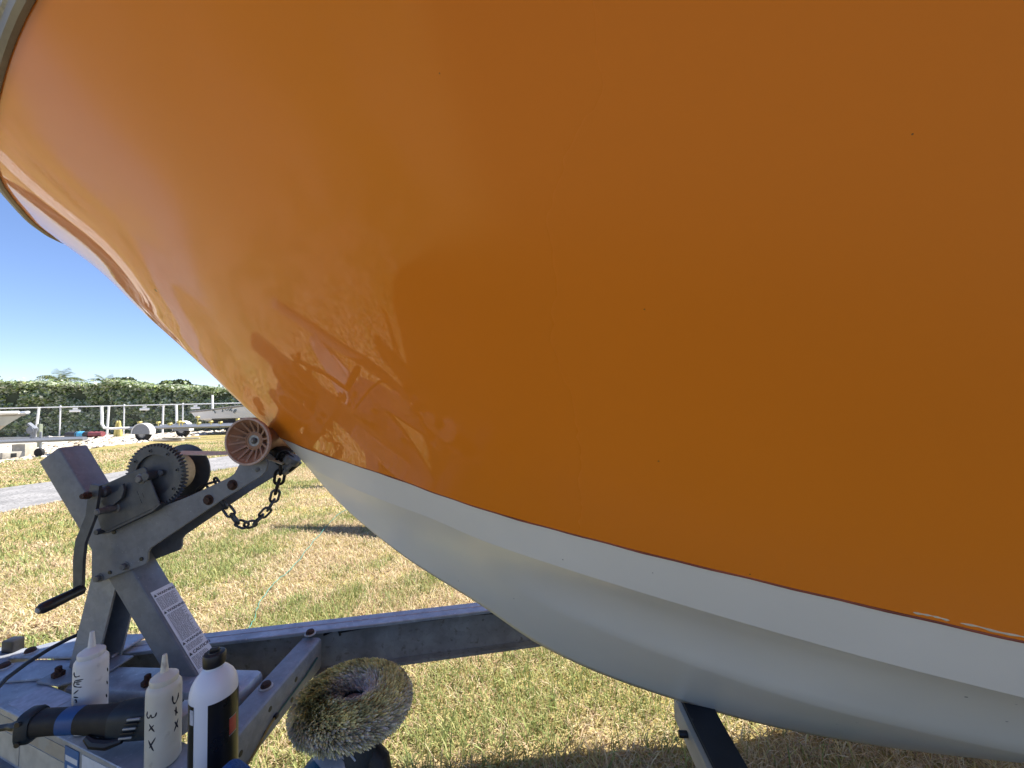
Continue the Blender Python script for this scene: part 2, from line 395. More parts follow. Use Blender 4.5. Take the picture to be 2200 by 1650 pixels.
# unseen dark apron added on the camera's side to darken the hull's reflections
M['tar'] = mat('dark_tarred_apron', (.040, .039, .038), .95, col2=(.055, .053, .051), vscale=3, fine=(60, .55, .7, (.03, .03, .03)), bump=.4, bscale=90)
AP = [(-4.2, -9), (-3.3, -5), (-2.5, -3), (-1.9, -1.95), (-1.2, -1.35), (-.5, -1.12), (.4, -1.08), (3, -1.1), (9, -1.15), (14, -1.2), (14, -9)]
apm = MB(); apm.add([(x, y, .007) for x, y in AP], [tuple(range(len(AP)))]); apm.build('tarred_apron', M['tar'], kind='structure')
# white coral gravel strip before the fence
M['gravel'] = mat('white_coral_gravel', (.60, .54, .45), .95, col2=(.36, .30, .22), vscale=1.6, fine=(7, .55, .68, (.28, .26, .16)), bump=.6, bscale=14, lo=.45, hi=.7)
ge = [(-34, 3.0), (-22, 4.6), (-15.8, 7.3), (-14.6, 8.7), (-15.3, 10.5), (-16.4, 12), (-16.6, 14), (-17.3, 18.2), (-14, 20.0), (-6, 22.0)]
gf = [(-40, 16.6), (-32, 17.6), (-28, 18.7), (-26, 19.0), (-24, 19.6), (-22, 20.2), (-20, 20.6), (-18, 21.0), (-12, 22.2), (-5, 23.6)]
r = MB(); a, b = smooth_line(ge, 10), smooth_line(gf, 10)
r.add([(x + random.uniform(-.15, .15), y + random.uniform(-.15, .15), .008) for x, y in a] + [(x, y, .008) for x, y in b], [(i, i + 1, len(a) + i + 1, len(a) + i) for i in range(len(a) - 1)])
r.build('gravel_strip', M['gravel'], kind='structure')
# loose coral stones on it
def stones():
    n = 1500; V = []; F = []; T = []
    P = []
    while len(P) < n:
        t = random.random(); i = int(t * (len(a) - 1)); w = random.random() ** 1.5
        x = a[i][0] * (1 - w) + b[i][0] * w; y = a[i][1] * (1 - w) + b[i][1] * w
        P.append((x, y))
    for x, y in P:
        s = random.uniform(.03, .11); o = len(V); an = random.random() * 6.28
        for k in range(4):
            q = an + k * 1.571; V.append((x + math.cos(q) * s * random.uniform(.7, 1.3), y + math.sin(q) * s * random.uniform(.7, 1.3), .005))
        for k in range(4):
            q = an + .5 + k * 1.571; V.append((x + math.cos(q) * s * .6, y + math.sin(q) * s * .6, s * random.uniform(.4, .9)))
        F += [(o + k, o + (k + 1) % 4, o + 4 + (k + 1) % 4, o + 4 + k) for k in range(4)] + [(o + 4, o + 5, o + 6, o + 7)]
        c = random.choice([(.62, .57, .49), (.5, .44, .35), (.34, .28, .21), (.70, .66, .60)]); T += [c] * 8
    return np_mesh('coral_stones', np.array(V), np.array(F), np.array(T), attr_mat('coral_stone', .95, .0), 'stuff')
tag(stones(), 'white coral stones scattered on the gravel strip along the fence', 'stones')

# ------------------------------------------------------------------ grass blades
def lane_mask(P, poly=None):
    from_poly = np.array(poly if poly is not None else le + re[::-1]); n = len(from_poly); ins = np.zeros(len(P), bool)
    x, y = P[:, 0], P[:, 1]; j = n - 1
    for i in range(n):
        xi, yi = from_poly[i]; xj, yj = from_poly[j]
        c = ((yi > y) != (yj > y)) & (x < (xj - xi) * (y - yi) / (yj - yi + 1e-12) + xi); ins ^= c; j = i
    return ins
def vnoise(P, sc, seed):
    rs = np.random.RandomState(seed); g = rs.rand(64, 64)
    q = P * sc; i = np.floor(q).astype(int); f_ = q - i; f_ = f_ * f_ * (3 - 2 * f_)
    a_ = g[i[:, 0] % 64, i[:, 1] % 64]; b_ = g[(i[:, 0] + 1) % 64, i[:, 1] % 64]
    c_ = g[i[:, 0] % 64, (i[:, 1] + 1) % 64]; d_ = g[(i[:, 0] + 1) % 64, (i[:, 1] + 1) % 64]
    return (a_ * (1 - f_[:, 0]) + b_ * f_[:, 0]) * (1 - f_[:, 1]) + (c_ * (1 - f_[:, 0]) + d_ * f_[:, 0]) * f_[:, 1]
def grass_zone(P, hmin, hmax, w0, w1, thr=.60):
    n = len(P)
    an = np.random.rand(n) * 2 * np.pi
    gn = .55 * vnoise(P, 1.5, 3) + .45 * vnoise(P, 6.0, 5)
    green = (gn + np.random.randn(n) * .13) > thr
    ln = np.random.uniform(hmin, hmax, n) * np.where(green, 1.15, .95)
    tilt = np.where(green, np.random.uniform(.25, 1.2, n), np.random.uniform(.6, 1.5, n) * 1.0)
    tilt = np.minimum(tilt, 1.5)
    w = np.random.uniform(w0, w1, n)
    d = np.stack([np.cos(an), np.sin(an), np.zeros(n)], 1); sd = np.stack([-np.sin(an), np.cos(an), np.zeros(n)], 1)
    base = np.concatenate([P, np.random.uniform(0, .012, (n, 1))], 1)
    up = np.array([0, 0, 1.])
    t1 = tilt * .7; t2 = np.minimum(tilt * 1.25, 1.75)
    m1 = base + (d * np.sin(t1)[:, None] + up * np.cos(t1)[:, None]) * (ln * .5)[:, None]
    tip = m1 + (d * np.sin(t2)[:, None] + up * np.cos(t2)[:, None]) * (ln * .5)[:, None]
    tip[:, 2] = np.maximum(tip[:, 2], .004)
    hw = (w / 2)[:, None]
    V = np.stack([base - sd * hw, base + sd * hw, m1 + sd * hw * .85, m1 - sd * hw * .85, tip + sd * hw * .2, tip - sd * hw * .2], 1).reshape(-1, 3)
    k = np.arange(n)[:, None] * 6
    F = np.concatenate([k + np.array([[0, 1, 2, 3]]), k + np.array([[3, 2, 4, 5]])], 0)
    straw = np.array([(.60, .48, .30), (.54, .41, .26), (.66, .57, .38), (.44, .31, .20), (.56, .47, .23)])[np.random.randint(0, 5, n)]
    gr = np.array([(.24, .29, .09), (.30, .35, .12), (.37, .38, .14), (.17, .23, .07), (.43, .42, .17)])[np.random.randint(0, 5, n)]
    c = np.where(green[:, None], gr, straw) * np.random.uniform(.82, 1.15, (n, 1))
    T = np.repeat(c, 6, 0)
    return V, F, T
def pts(n, x0, x1, y0, y1, maxd=None, mind=None, thin=None):
    P = np.stack([np.random.uniform(x0, x1, n), np.random.uniform(y0, y1, n)], 1)
    dd = np.hypot(P[:, 0], P[:, 1] + 1.087)
    k = np.ones(n, bool)
    if maxd: k &= dd < maxd
    if mind: k &= dd >= mind
    k &= ~lane_mask(P); k &= ~lane_mask(P, AP)
    return P[k]
zones = []
zones.append(grass_zone(pts(95000, -2.4, 2.0, .05, 2.2, 3.1), .026, .062, .0022, .0046, .57))
zones.append(grass_zone(pts(9000, -2.4, 2.0, .05, 2.2, 3.1), .05, .10, .003, .0055, .48))
zones.append(grass_zone(pts(120000, -4.6, .4, .3, 4.6, 5.3, 3.0), .03, .06, .0035, .006))
zones.append(grass_zone(pts(130000, -9.5, -.6, .8, 9.0, 10.5, 5.2), .03, .055, .006, .010))
zones.append(grass_zone(pts(80000, -15, -5, 2, 16, 20, 10.4), .03, .055, .012, .022))
zones.append(grass_zone(pts(60000, -3.5, 2.5, -3.5, .05), .03, .07, .004, .007))
zones.append(grass_zone(pts(120000, -9.0, -2.2, -5.0, 1.2), .035, .07, .006, .012))
off = 0; VV = []; FF = []; TT = []
for V, F, T in zones: VV.append(V); FF.append(F + off); TT.append(T); off += len(V)
go = np_mesh('grass', np.concatenate(VV), np.concatenate(FF), np.concatenate(TT), M['grass'])
tag(go, 'dry straw and green grass blades covering the lawn', 'grass')
# thin teal string lying in the grass
sp = [(-1.70, 1.02), (-1.776, 1.2), (-1.90, 1.42), (-1.974, 1.662), (-2.02, 1.95), (-2.129, 2.305), (-2.3, 2.9), (-2.425, 3.427), (-2.43, 3.8)]
sx = Spline([(i, p[0]) for i, p in enumerate(sp)]); sy = Spline([(i, p[1]) for i, p in enumerate(sp)])
sm = MB(); sm.tube([(sx(i / 6) + random.uniform(-.006, .006), sy(i / 6), .04 + random.uniform(-.006, .006)) for i in range(6 * 8 + 1)], .0024, 5)
tag(sm.build('string', M['string']), 'thin teal string lying across the dry grass behind the trailer', 'string')

# ================================================================== ORANGE BOAT
XT = 5.2
boat = empty('motor_boat', (2.0, 0, .37), 'glossy orange boat with flared bow and white bottom resting on the trailer', 'boat')
STEM = Spline([(1.169, -.695), (1.182, -.71), (1.234, -.761), (1.29, -.826), (1.368, -.914), (1.44, -.989), (1.513, -1.065), (1.617, -1.173), (1.738, -1.283), (1.832, -1.396)])
KEEL = Spline([(-.695, 1.169), (-.612, 1.076), (-.406, .905), (-.169, .759), (-.029, .667), (.326, .529), (.63, .456), (.911, .418), (1.182, .397), (2, .372), (5.3, .365)])
HB = Spline([(0, 0), (.25, .115), (.5, .225), (1, .42), (1.5, .58), (2.2, .76), (3.2, .9), (6.1, .98)])
ZB = Spline([(-.765, 1.241), (-.639, 1.212), (-.469, 1.179), (-.328, 1.153), (-.221, 1.128), (-.097, 1.105), (.03, 1.085), (.138, 1.07), (.252, 1.055), (.373, 1.039), (.468, 1.028), (.607, 1.010), (1.2, .955), (2.2, .90), (5.3, .85)])
HC = Spline([(0, 0), (.25, .105), (.5, .205), (1, .385), (1.5, .535), (2.2, .70), (3.2, .84), (6.0, .93)])
ZC = Spline([(-.695, 1.169), (-.649, 1.148), (-.548, 1.12), (-.399, 1.085), (-.262, 1.057), (-.135, 1.024), (.03, .994), (.25, .959), (.398, .937), (.516, .921), (.655, .906), (1.2, .855), (2.2, .79), (5.3, .73)])
HS = Spline([(0, 0), (.02, .085), (.06, .155), (.156, .265), (.266, .37), (.426, .485), (.586, .58), (.796, .69), (1.2, .85), (1.8, 1.0), (2.6, 1.12), (4, 1.2), (6.7, 1.17)])
ZS = Spline([(-1.4, 1.832), (-.6, 1.815), (.6, 1.77), (2.2, 1.71), (5.3, 1.66)])

NT, NS = 96, 34
def topside_pt(t, s):
    zst = 1.241 + (1.832 - 1.241) * s
    xs = STEM(zst)
    x = xs + t * (XT - xs); d = x - xs
    hb = HB(d); hs = HS(d)
    g_ = .52 * s + .48 * s ** 2.3
    # the stem gets rounder towards the sheer
    y = hb * (1 - g_) + hs * g_
    z0 = ZB(x) if x > -.765 else 1.241
    zb = ZB(max(x, -.765)); zs = ZS(x)
    z = zb + (zs - zb) * s
    # follow the stem profile close to the bow
    zl = 1.241 + (ZS(xs) - 1.241) * s
    z += (zst - zl) * math.exp(-d / .35)
    return x, y, z
def grid_sides(fn, nt, ns, tpow=2.0):
    mb = MB(); nrow = ns + 1
    for side in (-1, 1):
        vs = []
        for i in range(nt + 1):
            t = (i / nt) ** tpow
            for j in range(nrow):
                x, y, z = fn(t, j / ns); vs.append((x, side * y, z))
        fs = []
        for i in range(nt):
            for j in range(ns):
                q = (i * nrow + j, (i + 1) * nrow + j, (i + 1) * nrow + j + 1, i * nrow + j + 1)
                fs.append(q if side > 0 else q[::-1])
        mb.add(vs, fs, True)
    return mb
def hull_build(mb, name, m, parent, merge=True):
    me = bpy.data.meshes.new(name); me.from_pydata(mb.v, [], mb.f); me.update()
    bm = bmesh.new(); bm.from_mesh(me)
    if merge: bmesh.ops.remove_doubles(bm, verts=bm.verts[:], dist=1e-5)
    bmesh.ops.recalc_face_normals(bm, faces=bm.faces[:])
    for f in bm.faces: f.smooth = True
    bm.to_mesh(me); bm.free(); me.materials.append(m)
    o = bpy.data.objects.new(name, me); col.objects.link(o); o.parent = parent; o.location = -parent.location
    return o
topside = hull_build(grid_sides(topside_pt, NT, NS), 'topside', M['orange'], boat)

def band_pt(t, s):
    # white side band between the chine and the paint edge
    xb = -.765 + t * (XT + .765); xc = -.695 + t * (XT + .695)
    B = (xb, HB(xb + .765), ZB(xb)); Cc = (xc, HC(xc + .695), ZC(xc))
    if t == 0 : pass
    return tuple(Cc[k] * (1 - s) + B[k] * s for k in range(3))
band = hull_build(grid_sides(band_pt, NT, 6), 'bottom_side_band', M['white_gel'], boat)

def bottom_pt(t, s):
    x = -.695 + t * (XT + .695); d = x + .695
    hc, zc, zk = HC(d), ZC(x), KEEL(x)
    # lifting strake: a crease part-way out whose outer panel is hollow
    sk = .50
    y = hc * s
    z = zk + (zc - zk) * s
    e = min(1., max(0., (d - .55) / .7))
    if s > sk:
        q = (s - sk) / (1 - sk); z += .048 * e * math.sin(math.pi * q ** .9)
    else:
        q = s / sk; z += .004 * e * math.sin(math.pi * q)
    z += .02 * (1 - e) * math.sin(math.pi * s) * min(1, d / .5)
    return x, y, z
bottom = hull_build(grid_sides(bottom_pt, NT, 28), 'bottom', M['white_gel'], boat)
# sharp chine and strake come from separate meshes / dense rows
# paint edge along the band, wandering slightly, and the chipped cream line aft
pe = MB()
for side in (-1, 1):
    ptsl = []
    for i in range(150):
        x = -.765 + (i / 149) ** 1.3 * (3.2 + .765)
        wob = .0006 * math.sin(x * 23) + .0005 * math.sin(x * 61 + 1)
        ptsl.append((x, side * (HB(x + .765) + .0006), ZB(x) + wob - .0012))
    pe.tube(ptsl, [.0011 + .0010 * min(1, max(0, (p[0] + .8))) for p in ptsl], 8, flat=(1, .9))
pe.build('paint_edge_line', M['paint_edge'], boat)
ch = MB(); segs = [(.50, .535), (.545, .615), (.62, .70), (.71, .9)]
for x0, x1 in segs:
    ch.tube([(x, -(HB(x + .765) + .0046), ZB(x) + .0065 + .0008 * math.sin(x * 160)) for x in np.linspace(x0, x1, 14)],
            [.0003] + [.0016 + .0006 * math.sin(i * 1.9) for i in range(12)] + [.0003], 6, flat=(1, .5))
ch.build('chipped_line', M['chip'], boat)
# transom and deck
tr = MB()
P = [(XT, 0, KEEL(XT)), (XT, HC(XT + .695), ZC(XT)), (XT, HB(XT + .765), ZB(XT)), (XT, HS(XT + 1.396), ZS(XT))]
poly = [(p[1], p[2]) for p in P] + [(-p[1], p[2]) for p in P[:0:-1]]
tr.prism(poly, ((XT - .004, 0, 0), (0, 1, 0), (0, 0, 1), (1, 0, 0)), .03); tr.build('transom', M['white_gel'], boat)
dk = MB(); vs = []; n = 60
for i in range(n + 1):
    x = -1.396 + (i / n) ** 2 * (XT + 1.396); y = HS(x + 1.396); z = ZS(x)
    for w in (-1, -.5, 0, .5, 1): vs.append((x, y * w, z + .05 * (1 - w * w) * min(1, (x + 1.4) / .8)))
dk.add(vs, [(i * 5 + j, i * 5 + j + 1, (i + 1) * 5 + j + 1, (i + 1) * 5 + j) for i in range(n) for j in range(4)], True)
dk.build('deck', M['deck'], boat)
# rub rail round the bow
def rail_path(off, dz, n=90):
    L = []
    for i in range(n + 1):
        d = (i / n) ** 2 * (XT + 1.396); L.append((-1.396 + d, HS(d), ZS(-1.396 + d) + dz))
    out = []
    full = [(x, -y, z) for x, y, z in L[::-1]] + [(x, y, z) for x, y, z in L[1:]]
    for i, p in enumerate(full):
        a_ = Vector(full[max(i - 1, 0)]); b_ = Vector(full[min(i + 1, len(full) - 1)]); t = (b_ - a_); t.z = 0; t.normalize()
        out.append(Vector(p) + Vector((-t.y, t.x, 0)) * off)
    return out
rr = MB(); rr.tube(rail_path(.003, .006), .013, 10, flat=(1, .7)); rail = rr.build('rub_rail', M['rail'], boat)
ri = MB(); ri.tube(rail_path(.0115, .007), .0045, 8); ri.build('rail_insert', M['washer'], rail)
# console and outboard: aft, behind the picture's right edge
cs = MB(); cs.box((3.1, 0, 2.0), (.8, .8, .75), bev=.06); cs.build('console', M['deck'], boat)
om = MB(); om.box((5.42, 0, 1.75), (.42, .38, .55), bev=.1); om.box((5.38, 0, 1.15), (.2, .14, .9), bev=.04); om.build('outboard_motor', M['deck'], boat)
# bow eye
be = MB()
be.tube([(-.715 - .035 * math.sin(w) , .018 * math.cos(w), 1.165 - .03 * math.sin(w)) for w in np.linspace(0, math.pi, 12)], .006, 8)
be.cyl((-.722, 0, 1.183), (-.735, 0, 1.166), .022); be.build('bow_eye', M['bolt'], boat)

# ================================================================== TRAILER
trailer = empty('boat_trailer', (1.5, 0, 0), 'aluminium and galvanized boat trailer with winch stand under the orange bow', 'trailer')
T = lambda mb, name, m, par=None, **k: mb.build(name, m, par or trailer, **k)
Z0 = .58
def frame2(p0, p1):
    A = (Vector((p1[0], p1[1], 0)) - Vector((p0[0], p0[1], 0))); L = A.length; A.normalize(); return A, Vector((-A.y, A.x, 0)), L
# far beam: I-section
fa = (-1.50, .035); fb = (1.6, .80)
A, N_, L = frame2(fa, fb); O = Vector((fa[0], fa[1], 0))
W = .034
def ibeam(O, A, N_, L, h=.150, tf=.010, tw=.009, W=.034):
    top = MB(); poly = [(-W, Z0 - tf), (W, Z0 - tf), (W, Z0 - .002), (W - .002, Z0), (.005, Z0), (.003, Z0 - .0015), (-.003, Z0 - .0015), (-.005, Z0), (-W + .002, Z0), (-W, Z0 - .002)]
    top.prism(poly, (O, N_, (0, 0, 1), A), L)
    web = MB(); web.prism([(-tw / 2, Z0 - h + .01), (tw / 2, Z0 - h + .01), (tw / 2, Z0 - tf), (-tw / 2, Z0 - tf)], (O, N_, (0, 0, 1), A), L)
    bot = MB(); bot.prism([(-W, Z0 - h), (W, Z0 - h), (W, Z0 - h + .010), (-W, Z0 - h + .010)], (O, N_, (0, 0, 1), A), L)
    return top, web, bot
t_, w_, b_ = ibeam(O, A, N_, L)
fbm = T(t_, 'far_beam', M['alu']); T(w_, 'web', M['alu_web'], fbm); T(b_, 'bottom_flange', M['alu_web'], fbm)
t_, w_, b_ = ibeam(Vector((1.6, .80, 0)), Vector((1, 0, 0)), Vector((0, 1, 0)), 3.6)
q_ = T(t_, 'far_beam', M['alu']); T(w_, 'web', M['alu_web'], q_); T(b_, 'bottom_flange', M['alu_web'], q_)
# near beam: deep channel whose side carries old stickers
na = (-1.62, -.058); nb = (1.6, -.97)
A, N_, L = frame2(na, nb); O = Vector((na[0], na[1], 0)); NA, NN, NO = A.copy(), N_.copy(), O.copy()
nt_ = MB(); nt_.prism([(-.042, Z0 - .008), (.042, Z0 - .008), (.042, Z0 - .001), (.041, Z0), (-.0405, Z0), (-.042, Z0 - .0015)], (O, N_, (0, 0, 1), A), L)
nbm = T(nt_, 'near_beam', M['alu'])
nw = MB(); nw.prism([(-.040, Z0 - .125), (-.034, Z0 - .125), (-.034, Z0 - .008), (-.040, Z0 - .008)], (O, N_, (0, 0, 1), A), L); T(nw, 'web', M['alu'], nbm)
nl = MB(); nl.prism([(-.058, Z0 - .140), (.042, Z0 - .140), (.042, Z0 - .125), (-.058, Z0 - .125)], (O, N_, (0, 0, 1), A), L); T(nl, 'bottom_flange', M['galvd'], nbm)
t_, w_, b_ = ibeam(Vector((1.6, -.97, 0)), Vector((1, 0, 0)), Vector((0, 1, 0)), 3.6)
q_ = T(t_, 'near_beam', M['alu']); T(w_, 'web', M['alu_web'], q_); T(b_, 'bottom_flange', M['alu_web'], q_)
def on_near(s, h, out=.0005):
    """point on the near beam's outer side: s metres along, h below the top"""
    return NO + NA * s - NN * (.040 + out) + Vector((0, 0, Z0 - h))
def side_sticker(name, s0, s1, h0, h1, m, par=None):
    mb = MB(); mb.prism([(s0, Z0 - h1), (s1, Z0 - h1), (s1, Z0 - h0), (s0, Z0 - h0)], (NO - NN * .0403, NA, (0, 0, 1), -NN), .0006 if par is None else .0012)
    return T(mb, name, m, par or nbm)
side_sticker('sticker', .10, .545, .018, .050, M['sticker_tan'])
side_sticker('sticker', .10, .34, .053, .118, M['sticker_pale']); side_sticker('sticker', .345, .545, .053, .118, M['sticker_pale'])
side_sticker('sticker', .55, .60, .018, .118, M['sticker_tan'])
# blue shield sticker with white panels
c0 = .575
mb = MB(); sh = [(-.028, 0), (.028, 0)] + [(.028 * math.cos(w), -.045 - .028 * math.sin(w)) for w in np.linspace(0, math.pi, 14)]
mb.prism(sh, (NO - NN * .0409 + NA * c0 + Vector((0, 0, Z0 - .012)), NA, (0, 0, 1), -NN), .0006); T(mb, 'blue_sticker', M['sticker_blue'], nbm)
for (a0, a1, h0, h1) in ((-.024, .024, .018, .030), (-.015, .017, .038, .060)):
    mb = MB(); mb.prism([(a0, -h1), (a1, -h1), (a1, -h0), (a0, -h0)], (NO - NN * .0416 + NA * c0 + Vector((0, 0, Z0 - .012)), NA, (0, 0, 1), -NN), .0005); T(mb, 'sticker_panel', M['sticker'], nbm)
side_sticker('white_sticker', .615, .80, .014, .118, M['sticker'])
# faded sticker on the near beam's top and apex gusset plates
gp = MB(); gp.prism([(-1.93, -.055), (-1.50, -.085), (-1.30, -.055), (-1.25, -.012), (-1.31, .005), (-1.52, .004), (-1.60, -.016), (-1.93, .04)], ((0, 0, Z0 + .001), (1, 0, 0), (0, 1, 0), (0, 0, 1)), .006, .001)
T(gp, 'gusset_plate', M['alu'])
gp = MB(); gp.prism([(-1.62, -.004), (-1.30, .012), (-1.30, .125), (-1.50, .105), (-1.585, .065), (-1.63, .02)], ((0, 0, Z0 + .009), (1, 0, 0), (0, 1, 0), (0, 0, 1)), .008, .002)
T(gp, 'gusset_plate', M['alu'])
fs_ = MB(); c = NO + NA * .30
fs_.prism([(-.055, -.030), (.085, -.030), (.085, .036), (-.055, .036)], (c + Vector((0, 0, Z0)), NA, NN, (0, 0, 1)), .0008); T(fs_, 'faded_sticker', M['sticker_faded'])
pp = MB(); pp.prism([(.10, -.041), (.175, -.041), (.21, -.005), (.15, .01)], (c + Vector((0, 0, Z0)), NA, NN, (0, 0, 1)), .0006); T(pp, 'white_sticker', M['sticker'])
# winch foot crossmember (rounded channel) behind the bottles
wf = MB(); wf.box((-1.07, -.045, .548), (.52, .10, .064), bev=.02); T(wf, 'foot_crossmember', M['alu'])
cp = MB(); cp.box((-1.86, 0, .55), (.5, .10, .09), bev=.012); T(cp, 'tongue', M['galv'])
cpl = MB(); cpl.lathe([(.03, 0), (.045, .02), (.045, .05), (.02, .085)], (-2.16, 0, .53), (0, 0, 1)); cpl.box((-2.08, 0, .575), (.18, .09, .05), bev=.012); T(cpl, 'coupler', M['galvd'])
jk = MB(); jk.cyl((-1.93, -.11, .10), (-1.93, -.11, .95), .028); jk.cyl((-1.93, -.135, .07), (-1.93, -.085, .07), .07, 24); T(jk, 'tongue_jack', M['galvd'])
blk = MB(); blk.box((-1.655, .03, .605), (.04, .03, .05), bev=.004); T(blk, 'black_clamp', M['black'])
# cross tube from far to near beam, with holes, bolts and wire
cm = MB(); ca_, cb_ = Vector((-.772, .165, 0)), Vector((-.752, -.34, 0))
dA, dN, dL = frame2((ca_.x, ca_.y), (cb_.x, cb_.y))
zt = Z0 - .012
hw_ = .034; rr_ = .012
sec = []
for (sx_, sz_, a0) in ((1, 0, 0), (-1, 0, 90), (-1, -1, 180), (1, -1, 270)):
    for k in range(4):
        w = R(a0 + k * 30); sec.append((sx_ * (hw_ - rr_) + rr_ * math.cos(w), zt - rr_ + sz_ * (.10 - 2 * rr_) + rr_ * math.sin(w)))
cm.prism(sec, (ca_, dN, (0, 0, 1), dA), dL); cross = T(cm, 'cross_tube', M['galv'], angle=28)
sideN = dN if dN.x > 0 else -dN
def on_cross(s, z, out=0.): return ca_ + dA * s + sideN * (hw_ + out) + Vector((0, 0, z))
for s, z in ((.14, zt - .035), (.255, zt - .03), (.16, zt - .078), (.275, zt - .075), (.36, zt - .05)):
    h = MB(); h.cyl(on_cross(s, z, -.003), on_cross(s, z, .0008), .0068, 14); T(h, 'hole', M['black'], cross)
def carriage_bolt(p, r=.013, m='rust'):
    b = MB(); b.lathe([(r * 1.35, 0), (r * 1.35, .002), (r * 1.15, .004)], p, (0, 0, 1), 18); o = T(b, 'bolt', M['washer'])
    h = MB(); h.lathe([(r, 0), (r, .004), (r * .8, .009), (r * .3, .011)], Vector(p) + Vector((0, 0, .0035)), (0, 0, 1), 14); T(h, 'bolt_head', M[m], o)
for p in ((-.775, .184 - .02, Z0), (-.765, -.055, zt), (-1.578, .018, Z0 + .017), (-1.585, -.035, Z0 + .007), (.3, .485, Z0)): carriage_bolt(p)
def clamp_bolt(p, ax=(0, 0, 1)):
    b = MB(); ax = Vector(ax).normalized(); p = Vector(p)
    b.lathe([(.013, 0), (.014, .004), (.014, .012), (.012, .014)], p, ax, 6); b.lathe([(.0075, .012), (.0075, .026), (.005, .028)], p, ax, 10); T(b, 'rusty_bolt', M['rust'])
clamp_bolt((-1.375, -.062, Z0 + .006)); clamp_bolt((-1.09, -.075, Z0)); clamp_bolt((-1.035, -.09, Z0 - .005))
# wires
wr = MB(); wp = [on_cross(.03, zt - .045, .003), on_cross(.10, zt - .055, .004), on_cross(.17, zt - .058, .004), on_cross(.235, zt - .062, .004)]
wr.tube(wp, .0026, 6); T(wr, 'green_wire', M['wire_green'])
wr = MB(); wr.box(on_cross(.237, zt - .062, .004), (.010, .014, .010), bev=.002); T(wr, 'cable_clip', M['black'])
wr = MB(); wr.tube([on_cross(.24, zt - .062, .004), on_cross(.27, zt - .068, .004), on_cross(.31, zt - .083, .005), on_cross(.36, zt - .093, .005), on_cross(.41, zt - .099, .006)], .0026, 6); T(wr, 'yellow_wire', M['wire_yellow'])
A, N_, L = frame2(fa, fb)
def on_far(s, h, out=.006): return Vector((fa[0], fa[1], 0)) + A * s - N_ * out + Vector((0, 0, Z0 - h))
wr = MB(); wr.tube([on_far(s, h) for s, h in ((.82, .028), (.90, .022), (1.0, .020), (1.12, .023), (1.25, .021), (1.36, .026), (1.5, .03), (1.9, .04))], .004, 6); T(wr, 'black_cable', M['black'])
wr = MB(); wr.tube([on_far(.765, .030, .008), on_far(.80, .018, .008), on_far(.812, .018, .008), on_far(.818, .038, .008)], .004, 6); T(wr, 'cable_tie', M['black'])
wr = MB(); cpts = [(-1.38, -.20, .60), (-1.40, -.185, .606), (-1.425, -.16, .612), (-1.45, -.12, .619), (-1.462, -.07, .626), (-1.462, -.02, .634), (-1.452, .02, .640), (-1.43, .06, .645)]
wr.tube(cpts, .0055, 8); wr.tube([(-1.445, .035, .643), (-1.41, .085, .648)], .012, 8); T(wr, 'black_cable', M['black'])
# winch post: square tube leaning forward
d_ = Vector((.565, 0, -.825)).normalized(); nf = Vector((-.825, 0, -.565)).normalized()
top_a = Vector((-1.424, 0, 1.226)); Lp = .83
post = MB(); r0 = .006
def rsec(w0, w1, y0, y1, r_):
    out = []
    for cx, cy, a0 in ((w1 - r_, y1 - r_, 0), (w0 + r_, y1 - r_, 90), (w0 + r_, y0 + r_, 180), (w1 - r_, y0 + r_, 270)):
        for k in range(4): w = R(a0 + 30 * k); out.append((cx + r_ * math.cos(w), cy + r_ * math.sin(w)))
    return out
post.prism(rsec(0, .078, -.040, .034, .007), (top_a, nf, (0, 1, 0), d_), Lp); wpost = T(post, 'winch_post', M['galvd'], angle=25)
# warning label on the aft face of the post
LO = top_a + d_ * .512 - nf * .0004      # label origin: near-edge top
LK = 1.13; LW, LL = .058, .268
ly0 = -.031
aft = -nf
lab = MB(); lab.prism([(0, 0), (LW * LK, 0), (LW * LK, LL * LK), (0, LL * LK)], (LO + Vector((0, ly0, 0)), (0, 1, 0), d_, aft), .0008)
label = T(lab, 'warning_label', M['sticker'])
LX, LYd = Vector((0, 1, 0)), -d_
def lp(a, b): return LO + Vector((0, ly0 + a * LK, 0)) + d_ * b * LK + aft * .0010
pr = MB()
def put(s, size, a, b, sx=1., bold=.0, target=None):
    t = text_mesh('lettering', s, size * LK, None, None, lp(a, b), LX, LYd, .0002, sx=sx, bold=bold); (target or pr).add(t.v, t.f)
def tri(a, b, s):
    s *= LK; pr.prism([(0, 0), (s, 0), (s / 2, -s)], (lp(a, b), LX, d_, aft), .0003)
rows = [('WARNING', .016), ('WARNING', .066), ('WARNING', .158)]
for s, b in rows: put(s, .0098, .0115, b, 1.02, .00012); tri(.002, b, .0072)
put('CAUTION', .0108, .0135, .190, 1.02, .0003); tri(.002, b=.190, s=.0085)
rnd = random.Random(3)
def fine_lines(b0, b1, a0=.003, st=.0031):
    b = b0
    while b < b1:
        a = a0; end = LW - .003 - rnd.random() * .012
        while a < end:
            w = rnd.uniform(.003, .011); e = min(a + w, end)
            pr.prism([(a, b), (e, b), (e, b + .0012), (a, b + .0012)], (lp(0, 0), LX * LK, d_ * LK, aft), .0002); a = e + rnd.uniform(.0009, .002)
        b += st
fine_lines(.021, .054); fine_lines(.071, .146, .006); fine_lines(.163, .178, .006); fine_lines(.196, .228)
T(pr, 'lettering', M['print'], label)
bl = MB(); put('NMMA', .0125, .012, .246, 1.12, .0004, bl); T(bl, 'blue_lettering', M['blueprint'], label)
ce = MB(); put('CERTIFIED', .0058, .010, .253, 1.25, .0002, ce); T(ce, 'small_lettering', M['print'], label)
